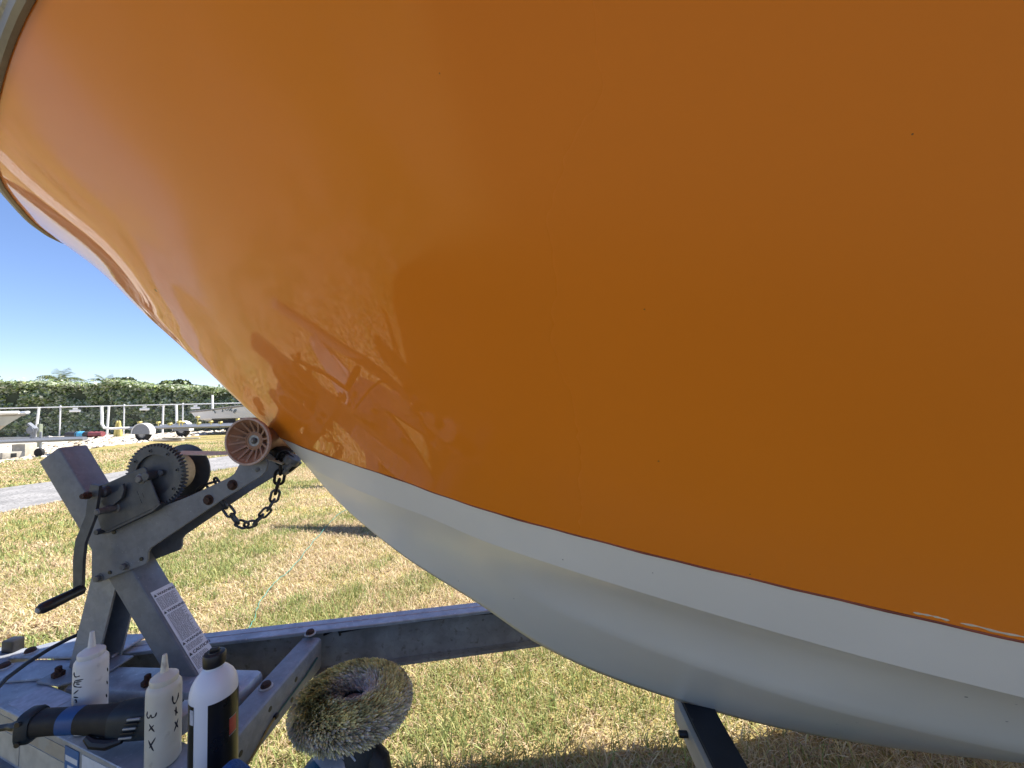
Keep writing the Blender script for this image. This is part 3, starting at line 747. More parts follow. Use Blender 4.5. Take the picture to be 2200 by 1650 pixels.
# rear strut (channel) with foot
st_ = MB(); sd = Vector((-.075, 0, -.30)).normalized(); sn = Vector((-sd.z, 0, sd.x))
so_ = Vector((-1.268, 0, .86)); Ls = .285
chn = [(-.040, -.037), (.040, -.037), (.040, -.031), (-.034, -.031), (-.034, .031), (.040, .031), (.040, .037), (-.040, .037)]
st_.prism(chn, (so_, sn, (0, 1, 0), sd), Ls); T(st_, 'rear_strut', M['galv'])
ft = MB(); ft.prism([(-1.41, -.085), (-1.33, -.095), (-1.25, -.04), (-1.25, .03), (-1.37, .03), (-1.41, -.05)], ((0, 0, Z0 + .002), (1, 0, 0), (0, 1, 0), (0, 0, 1)), .006, .001); T(ft, 'strut_foot', M['galv'])

# winch arm: two side plates
arm = [(-.847, 1.172), (-.811, 1.190), (-.772, 1.190), (-.762, 1.176), (-.768, 1.152), (-.783, 1.137), (-.893, 1.076), (-1.003, 1.007), (-1.110, .940), (-1.118, .928), (-1.118, .908), (-1.125, .895), (-1.185, .874), (-1.268, .843), (-1.284, .843), (-1.290, .855), (-1.293, .990), (-1.251, 1.008), (-1.086, 1.054), (-1.004, 1.081), (-.880, 1.134), (-.862, 1.146)]
XZ = ((0, 0, 0), (1, 0, 0), (0, 0, 1), (0, 1, 0))
for y in (-.055, .049):
    mb = MB(); mb.prism(arm, ((0, y, 0), (1, 0, 0), (0, 0, 1), (0, 1, 0)), .006, .0012); T(mb, 'arm_plate', M['galvd'])
br = MB(); br.prism([(-1.10, 1.047), (-.99, 1.088), (-.985, 1.080), (-1.095, 1.039)], ((0, -.048, 0), (1, 0, 0), (0, 0, 1), (0, 1, 0)), .096); T(br, 'arm_web', M['winch'])
def ybolt(x, z, y, r, L, m, hexn=6, nm='bolt'):
    b = MB(); b.lathe([(r * 1.35, 0), (r * 1.35, .0015), (r * 1.2, .002)], (x, y, z), (0, -1, 0), 18)
    b.lathe([(r, .002), (r, L * .85), (r * .85, L)], (x, y, z), (0, -1, 0), hexn)
    return T(b, nm, M[m])
for x, z in ((-.937, 1.074), (-.866, 1.115)): ybolt(x, z, -.055, .011, .009, 'rust')
for x, z in ((-1.264, .857), (-1.185, .890)): ybolt(x, z, -.055, .009, .011, 'bolt')
ybolt(-.793, 1.157, -.055, .005, .003, 'bolt', 12)
for x, z, rad in ((-1.136, .910, .0055), (-1.232, .872, .005), (-1.222, .985, .006)):
    h = MB(); h.cyl((x, -.0575, z), (x, -.0545, z), rad, 14); T(h, 'hole', M['black'])
ybolt(-1.255, .99, -.055, .008, .02, 'winch', 12)

# winch
frm = [(-1.229, 1.125), (-1.112, 1.172), (-1.104, 1.168), (-1.062, 1.072), (-1.068, 1.062), (-1.085, 1.054), (-1.222, .994), (-1.236, 1.0), (-1.255, 1.05), (-1.270, 1.08), (-1.268, 1.104), (-1.252, 1.122)]
mb = MB(); mb.prism(frm, ((0, -.078, 0), (1, 0, 0), (0, 0, 1), (0, 1, 0)), .005, .0015)
fl = [(-1.062, 1.072), (-1.085, 1.054), (-1.222, .994), (-1.222, .988), (-1.083, 1.048), (-1.058, 1.068)]
mb.prism(fl, ((0, -.078, 0), (1, 0, 0), (0, 0, 1), (0, 1, 0)), .14)
mb.prism(frm, ((0, .058, 0), (1, 0, 0), (0, 0, 1), (0, 1, 0)), .005, .0015)
winch = T(mb, 'winch', M['winch'])
W_ = lambda mb, n, m, **k: mb.build(n, m, winch, **k)
def off_children(o): pass
# gear
gc = (-1.095, 1.146); R0, R1, nT = .081, .089, 52
poly = []
for k in range(nT):
    for fr, rad in ((0, R0), (.22, R0), (.36, R1), (.64, R1), (.78, R0)):
        w = 2 * math.pi * (k + fr) / nT; poly.append((rad * math.cos(w), rad * math.sin(w)))
gm = MB(); n = len(poly)
inner = [(.058 * math.cos(2 * math.pi * k / n), .058 * math.sin(2 * math.pi * k / n)) for k in range(n)]
def ring(outer, inn, y0, y1):
    vs = [(gc[0] + a, y0, gc[1] + b) for a, b in outer] + [(gc[0] + a, y0, gc[1] + b) for a, b in inn] + [(gc[0] + a, y1, gc[1] + b) for a, b in outer] + [(gc[0] + a, y1, gc[1] + b) for a, b in inn]
    fs = []
    for i in range(n):
        j = (i + 1) % n
        fs += [(i, j, n + j, n + i), (2 * n + i, 3 * n + i, 3 * n + j, 2 * n + j), (i, 2 * n + i, 2 * n + j, j), (n + i, n + j, 3 * n + j, 3 * n + i)]
    return vs, fs
gm.add(*ring(poly, inner, -.062, -.046)); W_(gm, 'gear', M['winch'], angle=20)
dm = MB(); dm.cyl((gc[0], -.054, gc[1]), (gc[0], -.046, gc[1]), .060, 36); W_(dm, 'gear_plate', M['winch'])
for k in range(8):
    w = 2 * math.pi * k / 8 + .2; p = (gc[0] + .070 * math.cos(w), gc[1] + .070 * math.sin(w)); h = MB(); h.lathe([(.0055, 0), (.0055, .0015), (.003, .0015), (.003, -.002)], (p[0], -.062, p[1]), (0, -1, 0), 12); W_(h, 'rivet', M['winch'])
hb_ = MB(); hb_.cyl((gc[0] - .004, -.085, gc[1] + .0), (gc[0] - .004, -.05, gc[1]), .012, 16); hb_.lathe([(.009, 0), (.009, .008), (.006, .010)], (gc[0] + .018, -.054, gc[1] + .006), (0, -1, 0), 6); W_(hb_, 'gear_hub', M['winch'])
dr = MB(); dr.cyl((gc[0] - .015, -.044, gc[1] - .004), (gc[0] - .015, .044, gc[1] - .004), .030, 28); W_(dr, 'drum', M['galvd'])
sw = MB(); sw.lathe([(.040, 0), (.056, .004), (.058, .03), (.056, .056), (.04, .06)], (gc[0] - .015, -.030, gc[1] - .004), (0, 1, 0), 32); W_(sw, 'strap_wrap', M['strap'])
df = MB(); df.lathe([(.076, 0), (.083, .003), (.083, .007), (.076, .010)], (-1.113, .047, 1.138), (0, 1, 0), 40); W_(df, 'drum_flange', M['winch'])
df = MB(); df.lathe([(.072, 0), (.076, .003), (.072, .006)], (-1.11, -.044, 1.142), (0, 1, 0), 40); W_(df, 'drum_flange', M['winch'])
# winch strap to the bow
stp = MB(); w0 = .022
q0, q1, q2 = Vector((-1.095, 0, 1.198)), Vector((-.835, 0, 1.197)), Vector((-.745, 0, 1.165))
vs = []
for p in (q0, (q0 + q1) / 2 - Vector((0, 0, .003)), q1, q2):
    vs += [p + Vector((0, -w0, -.001)), p + Vector((0, w0, .004)), p + Vector((0, w0, .006)), p + Vector((0, -w0, .001))]
fs = []
for i in range(3):
    for k in range(4): fs.append((i * 4 + k, i * 4 + (k + 1) % 4, (i + 1) * 4 + (k + 1) % 4, (i + 1) * 4 + k))
fs += [(0, 1, 2, 3), (12, 13, 14, 15)]
stp.add(vs, fs); W_(stp, 'winch_strap', M['strap'])
# bolts of the winch frame
def wbolt(x, z, y, r, L, m='bolt', hexn=6):
    b = MB(); b.lathe([(r * 1.4, 0), (r * 1.4, .002), (r * 1.2, .003)], (x, y, z), (0, -1, 0), 18); b.lathe([(r, .003), (r, L * .8), (r * .8, L)], (x, y, z), (0, -1, 0), hexn); W_(b, 'bolt', M[m])
wbolt(-1.118, 1.139, -.078, .0105, .010); wbolt(-1.193, 1.060, -.078, .011, .026)
b = MB(); b.lathe([(.009, 0), (.009, .045), (.006, .048)], (-1.193, -.078, 1.060), (0, -1, 0), 14); W_(b, 'bolt', M['bolt'])
b = MB(); b.lathe([(.016, 0), (.016, .012), (.012, .016), (.012, .034)], (-1.222, -.078, 1.105), (0, -1, 0), 18); W_(b, 'crank_shaft', M['winch'])
b = MB(); b.lathe([(.010, 0), (.010, .010), (.007, .010), (.007, .018)], (-1.222, -.119, 1.105), (0, -1, 0), 6); W_(b, 'shaft_nut', M['rust'])
pw = MB(); pw.prism([(-1.205, 1.095), (-1.175, 1.110), (-1.160, 1.128), (-1.155, 1.112), (-1.162, 1.088), (-1.185, 1.070), (-1.215, 1.068), (-1.225, 1.082)], ((0, -.090, 0), (1, 0, 0), (0, 0, 1), (0, 1, 0)), .008, .001); W_(pw, 'pawl', M['winch'])
# small cross-shaped maker's mark (faint) pressed on the frame
mk = MB()
for (x, z, a_, b_) in ((-1.128, 1.085, .020, .007), (-1.128, 1.085, .008, .019)): mk.prism([(-a_, -b_), (a_, -b_), (a_, b_), (-a_, b_)], ((x, -.0781, z), Vector((.9, 0, .42)), Vector((-.42, 0, .9)), (0, -1, 0)), .0004 if a_ > b_ else .0006)
W_(mk, 'pressed_mark', M['winch'])
# crank handle: bent flat bar and grip
ck = MB(); path = [(-1.214, 1.130), (-1.219, 1.10), (-1.226, 1.045), (-1.246, .980), (-1.251, .93), (-1.250, .845)]
wd = [.013, .015, .0135, .0145, .0145, .012]
vs = []; fs = []
for i, (x, z) in enumerate(path):
    a0 = Vector(path[max(i - 1, 0)]); b0 = Vector(path[min(i + 1, len(path) - 1)]); t = (b0 - a0).normalized(); nn = Vector((-t.y, t.x))
    y = -.108 - .006 * (i >= 3)
    for s_, yy in ((-1, y - .005), (1, y - .005), (1, y + .003), (-1, y + .003)): vs.append((x + nn.x * wd[i] * s_, yy, z + nn.y * wd[i] * s_))
for i in range(len(path) - 1):
    for k in range(4): fs.append((i * 4 + k, i * 4 + (k + 1) % 4, (i + 1) * 4 + (k + 1) % 4, (i + 1) * 4 + k))
fs += [(3, 2, 1, 0), (20, 21, 22, 23)]; ck.add(vs, fs); W_(ck, 'crank', M['winch'])
gr = MB(); ga, gb = Vector((-1.243, -.112, .853)), Vector((-1.241, -.206, .846)); gd = (gb - ga); gL = gd.length
gr.lathe([(.010, 0), (.0135, .004), (.0128, gL * .3), (.0140, gL * .7), (.0135, gL - .008), (.009, gL)], ga, gd, 20); W_(gr, 'grip', M['black'])
gr = MB(); gr.lathe([(.0062, 0), (.0062, .002), (.004, .004)], gb, gd, 14); W_(gr, 'grip_rivet', M['washer'])

# bow roller: flared spool with ribs in its open end
rc = Vector((-.800, 0, 1.238)); ax = Vector((0, -1, 0))
rl = MB()
prof = [(.022, -.080), (.060, -.085), (.065, -.080), (.065, -.074), (.046, -.055), (.037, -.03), (.033, 0), (.037, .03), (.046, .055), (.064, .074), (.065, .080), (.0645, .085), (.0590, .0855), (.0565, .082), (.030, .050), (.024, .049), (.024, .060), (.016, .060)]
rl.lathe(prof, rc, ax, 56, cap=False); roller = T(rl, 'bow_roller', M['roller'], angle=45)
rm = MB(); rm.lathe([(.0655, .078), (.0658, .083), (.0645, .0862), (.0600, .0865), (.0585, .0845), (.0600, .084), (.0640, .080)], rc, ax, 56, cap=False); rm.build('rim', M['roller_rim'], roller)
for k in range(14):
    w = 2 * math.pi * (k + .3) / 14; u = Vector((math.cos(w), 0, math.sin(w))); tt = Vector((-math.sin(w), 0, math.cos(w)))
    rb = MB(); h = .0027
    pp_ = [(.022, .0485), (.0585, .0830), (.0570, .0855 - .008), (.024, .0565)]
    vs = [rc + u * a + ax * (b + .002) + tt * h * s_ for s_ in (-1, 1) for a, b in ((.023, .046), (.0575, .076), (.0585, .0815), (.024, .058))]
    rb.add(vs, [(0, 1, 2, 3), (4, 7, 6, 5), (0, 4, 5, 1), (1, 5, 6, 2), (2, 6, 7, 3), (3, 7, 4, 0)]); rb.build('rib', M['roller_rib'], roller)
hw2 = MB(); hw2.lathe([(.0265, .044), (.0265, .060), (.0225, .061), (.0225, .05)], rc, ax, 30, cap=False); hw2.build('hub', M['roller'], roller)
ws = MB(); ws.lathe([(.0205, .050), (.0205, .0575), (.0195, .0585), (.0100, .0585), (.0095, .056)], rc, ax, 30); ws.build('washer', M['washer'], roller)
bt = MB(); bt.lathe([(.0085, .054), (.0085, .0625), (.0075, .064)], rc, ax, 6); bt.lathe([(.005, .064), (.005, .067), (.004, .068)], rc, ax, 12); bt.build('axle_bolt', M['bolt'], roller)
axl = MB(); axl.cyl((-.800, .09, 1.238), (-.800, -.05, 1.238), .008); axl.build('axle', M['bolt'], roller)
# roller bracket ears joining the arm plates
for y in (-.055, .049):
    mb = MB(); mb.prism([(-.83, 1.18), (-.775, 1.185), (-.785, 1.25), (-.80, 1.256), (-.815, 1.25)], ((0, y + .0008, 0), (1, 0, 0), (0, 0, 1), (0, 1, 0)), .0045); T(mb, 'roller_ear', M['galvd'])

# safety chain
def link_mesh(L=.037, W=.021, r=.0036):
    pts_ = []
    for k in range(20):
        w = 2 * math.pi * k / 20; a_ = math.cos(w) * W / 2; b_ = math.sin(w) * W / 2 + math.copysign((L - W) / 2, math.sin(w)) 
        pts_.append(Vector((a_, 0, b_)))
    vs = []; fs = []; n = 20; sg = 8
    for i, p in enumerate(pts_):
        t = (pts_[(i + 1) % n] - pts_[i - 1]).normalized(); nn = Vector((0, 1, 0)); bb = t.cross(nn)
        for k in range(sg): w = 2 * math.pi * k / sg; vs.append(p + (nn * math.cos(w) + bb * math.sin(w)) * r)
    for i in range(n):
        for k in range(sg): fs.append((i * sg + k, i * sg + (k + 1) % sg, ((i + 1) % n) * sg + (k + 1) % sg, ((i + 1) % n) * sg + k))
    return MB().add(vs, fs, True)
cpath = [(-.948, 1.062), (-.926, 1.031), (-.911, 1.012), (-.890, .990), (-.870, .984), (-.850, .987), (-.836, 1.000), (-.816, 1.016), (-.801, 1.032), (-.788, 1.050), (-.779, 1.070), (-.776, 1.091), (-.769, 1.112), (-.764, 1.140), (-.764, 1.165), (-.750, 1.20)]
cx_ = Spline([(i, p[0]) for i, p in enumerate(cpath)]); cz_ = Spline([(i, p[1]) for i, p in enumerate(cpath)])
dense = [Vector((cx_(i / 20), 0, cz_(i / 20))) for i in range(20 * (len(cpath) - 1) + 1)]
cum = [0.]
for i in range(1, len(dense)): cum.append(cum[-1] + (dense[i] - dense[i - 1]).length)
def along(s): 
    i = int(np.clip(np.searchsorted(cum, s), 1, len(dense) - 1)); f_ = (s - cum[i - 1]) / max(1e-9, cum[i] - cum[i - 1]); return dense[i - 1].lerp(dense[i], f_)
proto = link_mesh().build('chain_link', M['chain']); lm = proto.data; bpy.data.objects.remove(proto)
lmb = lm.copy(); lmb.materials.clear(); lmb.materials.append(M['chain_black'])
tot = cum[-1]; pitch = .0288; nl_ = int(tot / pitch); chain_root = None
for k in range(nl_):
    s0, s1 = k * pitch, (k + 1) * pitch
    p0, p1 = along(s0), along(s1); t = (p1 - p0).normalized(); mid = (p0 + p1) / 2
    base = Vector((0, 1, 0)).cross(t).normalized()
    roll = (R(35) if k % 2 == 0 else R(-55)) + random.uniform(-.15, .15)
    x_ = (Vector((0, 1, 0)) * math.sin(roll) + base * math.cos(roll)); y_ = t.cross(x_)
    mt = Matrix(((x_.x, y_.x, t.x, mid.x), (x_.y, y_.y, t.y, mid.y), (x_.z, y_.z, t.z, mid.z), (0, 0, 0, 1)))
    o = bpy.data.objects.new('chain_link', lmb if k >= nl_ - 4 else lm); col.objects.link(o); o.parent = trailer
    if k >= nl_ - 4: mt = mt @ Matrix.Scale(1.18, 4)
    o.matrix_local = Matrix.Translation(-trailer.location) @ mt
for (p, t, rl_) in (((-1.035, .03, 1.083), (.7, 0, .5), .3), ((-1.008, .03, 1.104), (.9, 0, .25), 1.6), ((-.985, .03, 1.103), (.5, 0, -.7), .4)):
    t = Vector(t).normalized(); base = Vector((0, 1, 0)).cross(t).normalized(); x_ = Vector((0, 1, 0)) * math.sin(rl_) + base * math.cos(rl_); y_ = t.cross(x_)
    o = bpy.data.objects.new('chain_link', lm); col.objects.link(o); o.parent = trailer
    o.matrix_local = Matrix.Translation(-trailer.location) @ Matrix(((x_.x, y_.x, t.x, p[0]), (x_.y, y_.y, t.y, p[1]), (x_.z, y_.z, t.z, p[2]), (0, 0, 0, 1)))
hk = MB(); hk.tube([(-.765, .004, 1.165), (-.752, -.006, 1.185), (-.735, -.006, 1.190), (-.722, 0, 1.175), (-.726, .006, 1.155), (-.742, .008, 1.143)], .0065, 8); hk.box((-.775, .02, 1.195), (.05, .05, .03), Matrix.Rotation(.6, 3, 'Y'), bev=.008); T(hk, 'snap_hook', M['chain_black'])
# curved crossmember with a rubber pad under the keel
def bunk():
    cen = [(.385, .03, .515), (.392, -.05, .497), (.398, -.12, .486), (.402, -.22, .480), (.404, -.40, .482), (.404, -.7, .50), (.404, -.93, .52)]
    sxs = [Spline([(i, p[k]) for i, p in enumerate(cen)]) for k in range(3)]
    pth = [Vector([s_(i / 4) for s_ in sxs]) for i in range(4 * (len(cen) - 1) + 1)]
    pad = MB(); frm_ = MB()
    for mb, x0, x1, z0, z1 in ((pad, -.028, .045, 0, .012), (frm_, -.040, .040, -.06, -.001)):
        vs = []; fs = []
        for p in pth:
            vs += [p + Vector((x0, 0, z0)), p + Vector((x1, 0, z0)), p + Vector((x1, 0, z1)), p + Vector((x0, 0, z1))]
        for i in range(len(pth) - 1):
            for k in range(4): fs.append((i * 4 + k, i * 4 + (k + 1) % 4, (i + 1) * 4 + (k + 1) % 4, (i + 1) * 4 + k))
        e = len(pth) * 4; fs += [(0, 1, 2, 3), (e - 4, e - 3, e - 2, e - 1)]; mb.add(vs, fs)
    f_ = T(frm_, 'keel_crossmember', M['cream_edge']); T(pad, 'rubber_pad', M['rubber'], f_)
    k_ = MB(); k_.cyl((.330, -.045, .475), (.352, -.045, .475), .008, 12); T(k_, 'pad_bolt', M['black'], f_)
    g_ = MB(); g_.box((.378, .09, .508), (.075, .11, .008), bev=.002); T(g_, 'pad_bracket', M['galv'], f_)
bunk()
# axle, wheels and bunks further aft
ax_ = MB(); ax_.box((3.9, -.05, .36), (.08, 2.1, .07), bev=.01); T(ax_, 'axle', M['galv'])
for y in (-1.18, 1.06):
    wh = MB(); wh.lathe([(.17, -.1), (.30, -.09), (.325, -.05), (.325, .05), (.30, .09), (.17, .1)], (3.9, y, .325), (0, 1, 0), 36); w = T(wh, 'wheel', M['tyre'])
    rm_ = MB(); rm_.lathe([(.05, -.085), (.16, -.075), (.172, -.10)], (3.9, y, .325), (0, 1, 0), 30); rm_.build('rim', M['galv'], w)
    fd = MB()
    arc = [(3.9 + .40 * math.cos(q), .36 + .40 * math.sin(q)) for q in np.linspace(0, math.pi, 16)]; arc2 = [(3.9 + .39 * math.cos(q), .36 + .39 * math.sin(q)) for q in np.linspace(math.pi, 0, 16)]
    fd.prism(arc + arc2, ((0, y - .13, 0), (1, 0, 0), (0, 0, 1), (0, 1, 0)), .26); T(fd, 'fender', M['alu'])
for y in (-.55, .55):
    bk = MB(); bk.box((3.4, y, .665), (3.2, .09, .05), bev=.008); T(bk, 'bunk', M['rubber'])

# ================================================================== THINGS ON THE TRAILER TONGUE
def squeeze_bottle(loc, m, label, writing, tilt=0.0):
    o = empty('squeeze_bottle', loc, label, 'bottle'); L = Vector(loc)
    b = MB(); r = .0300
    b.lathe([(.022, 0), (.027, .0015), (r, .006), (r, .05), (r * 1.005, .10), (r, .150), (r * .97, .158), (r * .86, .1635), (r * .80, .165), (r * .78, .166)], L, (0, 0, 1), 44)
    body = b.build('body', m, o)
    c = MB(); c.lathe([(.0235, .1645), (.0242, .166), (.0242, .174), (.0235, .1765), (.0205, .178), (.0160, .182), (.0105, .1845), (.0072, .186), (.0068, .190), (.0046, .214), (.0040, .2205), (.0028, .2215)], L, (0, 0, 1), 36); c.build('nozzle_cap', m, o)
    for stroke in writing:
        w = MB(); P = []
        n = len(stroke)
        sa = Spline([(i, q[0]) for i, q in enumerate(stroke)]); sz = Spline([(i, q[1]) for i, q in enumerate(stroke)])
        for i in range((n - 1) * 5 + 1):
            a_, h = R(sa(i / 5)), sz(i / 5); P.append(L + Vector((math.cos(a_) * (r - .0003), math.sin(a_) * (r - .0003), h)))
        w.tube(P, [.0007] + [.00145 + .0003 * math.sin(i) for i in range(len(P) - 2)] + [.0007], 6)
        w.build('marker_stroke', M['ink'], o)
    return o
c1 = -40
wr1 = [[(c1 - 62, .146), (c1 - 60, .139), (c1 - 50, .136), (c1 - 35, .138)],
       [(c1 - 55, .128), (c1 - 22, .129)], [(c1 - 58, .124), (c1 - 28, .125)], [(c1 - 55, .128), (c1 - 62, .117), (c1 - 50, .114), (c1 - 26, .112)], [(c1 - 50, .121), (c1 - 34, .119)],
       [(c1 - 38, .107), (c1 - 62, .097)], [(c1 - 62, .091), (c1 - 38, .090)], [(c1 - 56, .085), (c1 - 46, .0845), (c1 - 46, .078)],
       [(c1 + 62, .13), (c1 + 66, .12)], [(c1 + 60, .10), (c1 + 66, .09)], [(c1 + 58, .07), (c1 + 64, .06)]]
squeeze_bottle((-1.088, -.212, Z0 + .0008), M['bottle'], 'milky squeeze bottle behind the polisher with marker writing down its side', wr1)
c2 = -44
wr2 = [[(c2 - 58, .125), (c2 - 60, .116), (c2 - 50, .112), (c2 - 42, .118), (c2 - 38, .113), (c2 - 28, .114), (c2 - 22, .122)],
       [(c2 - 48, .100), (c2 - 28, .084)], [(c2 - 30, .098), (c2 - 50, .086)], [(c2 - 24, .072), (c2 - 46, .052)], [(c2 - 50, .068), (c2 - 30, .046)],
       [(c2 + 26, .142), (c2 + 28, .130), (c2 + 36, .123), (c2 + 48, .132), (c2 + 50, .140)], [(c2 + 34, .110), (c2 + 48, .098)], [(c2 + 40, .115), (c2 + 40, .096)],
       [(c2 + 36, .085), (c2 + 50, .068)], [(c2 + 50, .086), (c2 + 34, .066)]]
squeeze_bottle((-.823, -.287, Z0 + .0008), M['bottle2'], 'cream stained squeeze bottle marked with crosses, standing in front of the polisher', wr2)
# quart bottle with black label
qb = empty('polish_bottle', (-.676, -.324, Z0 + .0008), 'white plastic bottle with black label and black cap on the trailer beam', 'bottle'); L = Vector(qb.location)
b = MB(); r = .0405
b.lathe([(.03, 0), (.037, .002), (r, .008), (r, .178), (r * .985, .186), (r * .93, .196), (r * .80, .207), (r * .58, .218), (r * .38, .224), (.0150, .2265), (.0150, .233)], L, (0, 0, 1), 48); b.build('body', M['bottle3'], qb)
c = MB(); c.lathe([(.0185, .229), (.0195, .231), (.0195, .249), (.0180, .252), (.0110, .2535), (.0105, .255)], L, (0, 0, 1), 28); c.box(L + Vector((0, 0, .257)), (.016, .007, .008), Matrix.Rotation(.4, 3, 'Z'), bev=.0015); c.build('cap', M['black'], qb)
def wrap(a0, a1, h0, h1, rr, m, name, par):
    mb = MB(); n = 40; vs = []
    for i in range(n + 1):
        a_ = R(a0 + (a1 - a0) * i / n)
        vs += [L + Vector((math.cos(a_) * rr, math.sin(a_) * rr, h0)), L + Vector((math.cos(a_) * rr, math.sin(a_) * rr, h1))]
    mb.add(vs, [(2 * i, 2 * i + 2, 2 * i + 3, 2 * i + 1) for i in range(n)], True); return mb.build(name, m, par)
# label wraps all but a gap facing left of the viewer
lab_ = wrap(-62, 262, .012, .174, r + .0005, M['label_black'], 'label', qb)
wrap(-12, 12, .098, .128, r + .0009, M['red'], 'red_panel', lab_)
wrap(-13, 13, .096, .0966, r + .0011, M['sticker'], 'label_rule', lab_); wrap(-13, 13, .1292, .1298, r + .0011, M['sticker'], 'label_rule', lab_)
wrap(-112, -98, .140, .168, r + .0010, M['sticker_faded'], 'small_panel', lab_)
for h in (.02, .03): wrap(-108, -84, h, h + .004, r + .0010, M['sticker_faded'], 'label_rule', lab_)
# blue microfibre cloth, bunched, at the bottom edge
cl = MB(); bmm = bmesh.new(); bmesh.ops.create_icosphere(bmm, subdivisions=4, radius=1); bmm.verts.index_update()
rnd = random.Random(5); ph = [(rnd.uniform(2, 7), rnd.uniform(2, 7), rnd.uniform(2, 7), rnd.random() * 6) for _ in range(6)]
vs = []
for v in bmm.verts:
    q = v.co; d = 1 + .07 * sum(math.sin(a_ * q.x + b_ * q.y + c_ * q.z + p_) for a_, b_, c_, p_ in ph) * .5
    vs.append(Vector((-.585, -.405, .588 + .04)) + Vector((q.x * .055 * d, q.y * .05 * d, q.z * .048 * d)))
cl.add(vs, [[w.index for w in f.verts] for f in bmm.faces], True); bmm.free()
tag(cl.build('microfibre_cloth', M['cloth']), 'bunched blue microfibre cloth beside the black labelled bottle', 'cloth')

# small black polisher lying between the bottles
sp_ = empty('small_polisher', (-1.0, -.262, Z0), 'small black polisher with a blue band lying behind the cream squeeze bottle', 'polisher')
P0 = Vector((-1.150, -.288, .648)); P1 = Vector((-.845, -.232, .636)); ax = (P1 - P0).normalized(); Ltool = (P1 - P0).length
def loft(mb, stations, seg=26, pw=2.6):
    """stations: (along, half_w, half_h, drop) superellipse sections along the tool axis"""
    side = ax.cross(Vector((0, 0, 1))).normalized(); up = side.cross(ax); vs = []; fs = []
    for a_, hw, hh, dz in stations:
        for k in range(seg):
            w = 2 * math.pi * k / seg; c_, s_ = math.cos(w), math.sin(w)
            vs.append(P0 + ax * a_ + side * hw * .92 * math.copysign(abs(c_) ** (2 / pw), c_) + up * (dz + hh * .90 * math.copysign(abs(s_) ** (2 / pw), s_)))
    n = len(stations)
    for i in range(n - 1):
        for k in range(seg): fs.append((i * seg + k, i * seg + (k + 1) % seg, (i + 1) * seg + (k + 1) % seg, (i + 1) * seg + k))
    fs += [tuple(range(seg))[::-1], tuple(range((n - 1) * seg, n * seg))]; return mb.add(vs, fs, True)
mb = MB(); loft(mb, [(0, .024, .030, -.004), (.004, .028, .036, -.004), (.022, .028, .036, -.003), (.028, .026, .030, -.001)], pw=3.2); mb.build('end_cap', M['tool'], sp_)
for dz in (.018, -.024):
    mb = MB(); side = ax.cross(Vector((0, 0, 1))).normalized(); p = P0 + ax * .014 + side * .0262 + Vector((0, 0, dz)); mb.cyl(p, p + side * .0025, .0055, 12); mb.build('cap_screw', M['black'], sp_)
mb = MB(); loft(mb, [(.028, .024, .027, 0), (.06, .0235, .026, 0), (.078, .0235, .026, 0)]); mb.build('rear_grip', M['tool_grip'], sp_)
mb = MB(); loft(mb, [(.078, .0242, .0268, 0), (.112, .0250, .0275, 0)]); mb.build('blue_band', M['tool_blue'], sp_)
mb = MB(); loft(mb, [(.112, .0248, .0272, 0), (.15, .026, .030, -.003), (.175, .029, .034, -.005), (.20, .031, .036, -.005)]); mb.build('front_grip', M['tool_grip'], sp_)
mb = MB(); loft(mb, [(.185, .0315, .036, -.006), (.21, .034, .039, -.006), (.27, .034, .039, -.006), (.30, .032, .036, -.006), (.31, .024, .030, -.006)], pw=3.4); mb.build('motor_housing', M['tool'], sp_)
for k in range(5):
    mb = MB(); side = ax.cross(Vector((0, 0, 1))).normalized(); p = P0 + ax * (.245 - .004 * k) + side * .0345 + Vector((0, 0, .018 - k * .0095)); mb.box(p, (.026, .004, .0042), Matrix.Rotation(math.atan2(ax.y, ax.x), 3, 'Z'), bev=.001); mb.build('vent_slot', M['tool_grey'] if k % 2 == 0 else M['black'], sp_)
mb = MB(); mb.tube([P0 + ax * .15 + Vector((.0, -.026, -.020)), P0 + ax * .17 + Vector((0, -.032, -.029)), P0 + ax * .20 + Vector((0, -.034, -.032)), P0 + ax * .225 + Vector((0, -.03, -.028))], [.006, .010, .010, .006], 10); mb.build('trigger', M['black'], sp_)
mb = MB(); mb.lathe([(.02, -.04), (.035, -.03), (.035, .01), (.02, .02)], P0 + ax * .305 + Vector((0, .0, -.006)), (0, 0, 1), 24); mb.build('gear_head', M['tool_grey'], sp_)
mb = MB(); mb.lathe([(.07, 0), (.075, .006), (.075, .012), (.06, .018)], P0 + ax * .315 + Vector((0, .03, -.062)), (0, 0, 1), 32)
cb = MB(); cp_ = [P0 + Vector((0, 0, -.006)), P0 + Vector((-.03, .001, -.008)), P0 + Vector((-.07, -.003, -.012)), P0 + Vector((-.13, -.012, -.020)), P0 + Vector((-.2, -.03, -.06)), P0 + Vector((-.27, -.05, -.2)), P0 + Vector((-.33, -.1, -.52)), P0 + Vector((-.5, -.3, -.632)), P0 + Vector((-.9, -.5, -.636))]
sps = [Spline([(i, p[k]) for i, p in enumerate(cp_)]) for k in range(3)]
pth = [Vector([s_(i / 5) for s_ in sps]) for i in range(5 * (len(cp_) - 1) + 1)]
cb.tube(pth, [.0085] * 6 + [.0065] * (len(pth) - 6), 10); cb.build('power_cord', M['black'], sp_)

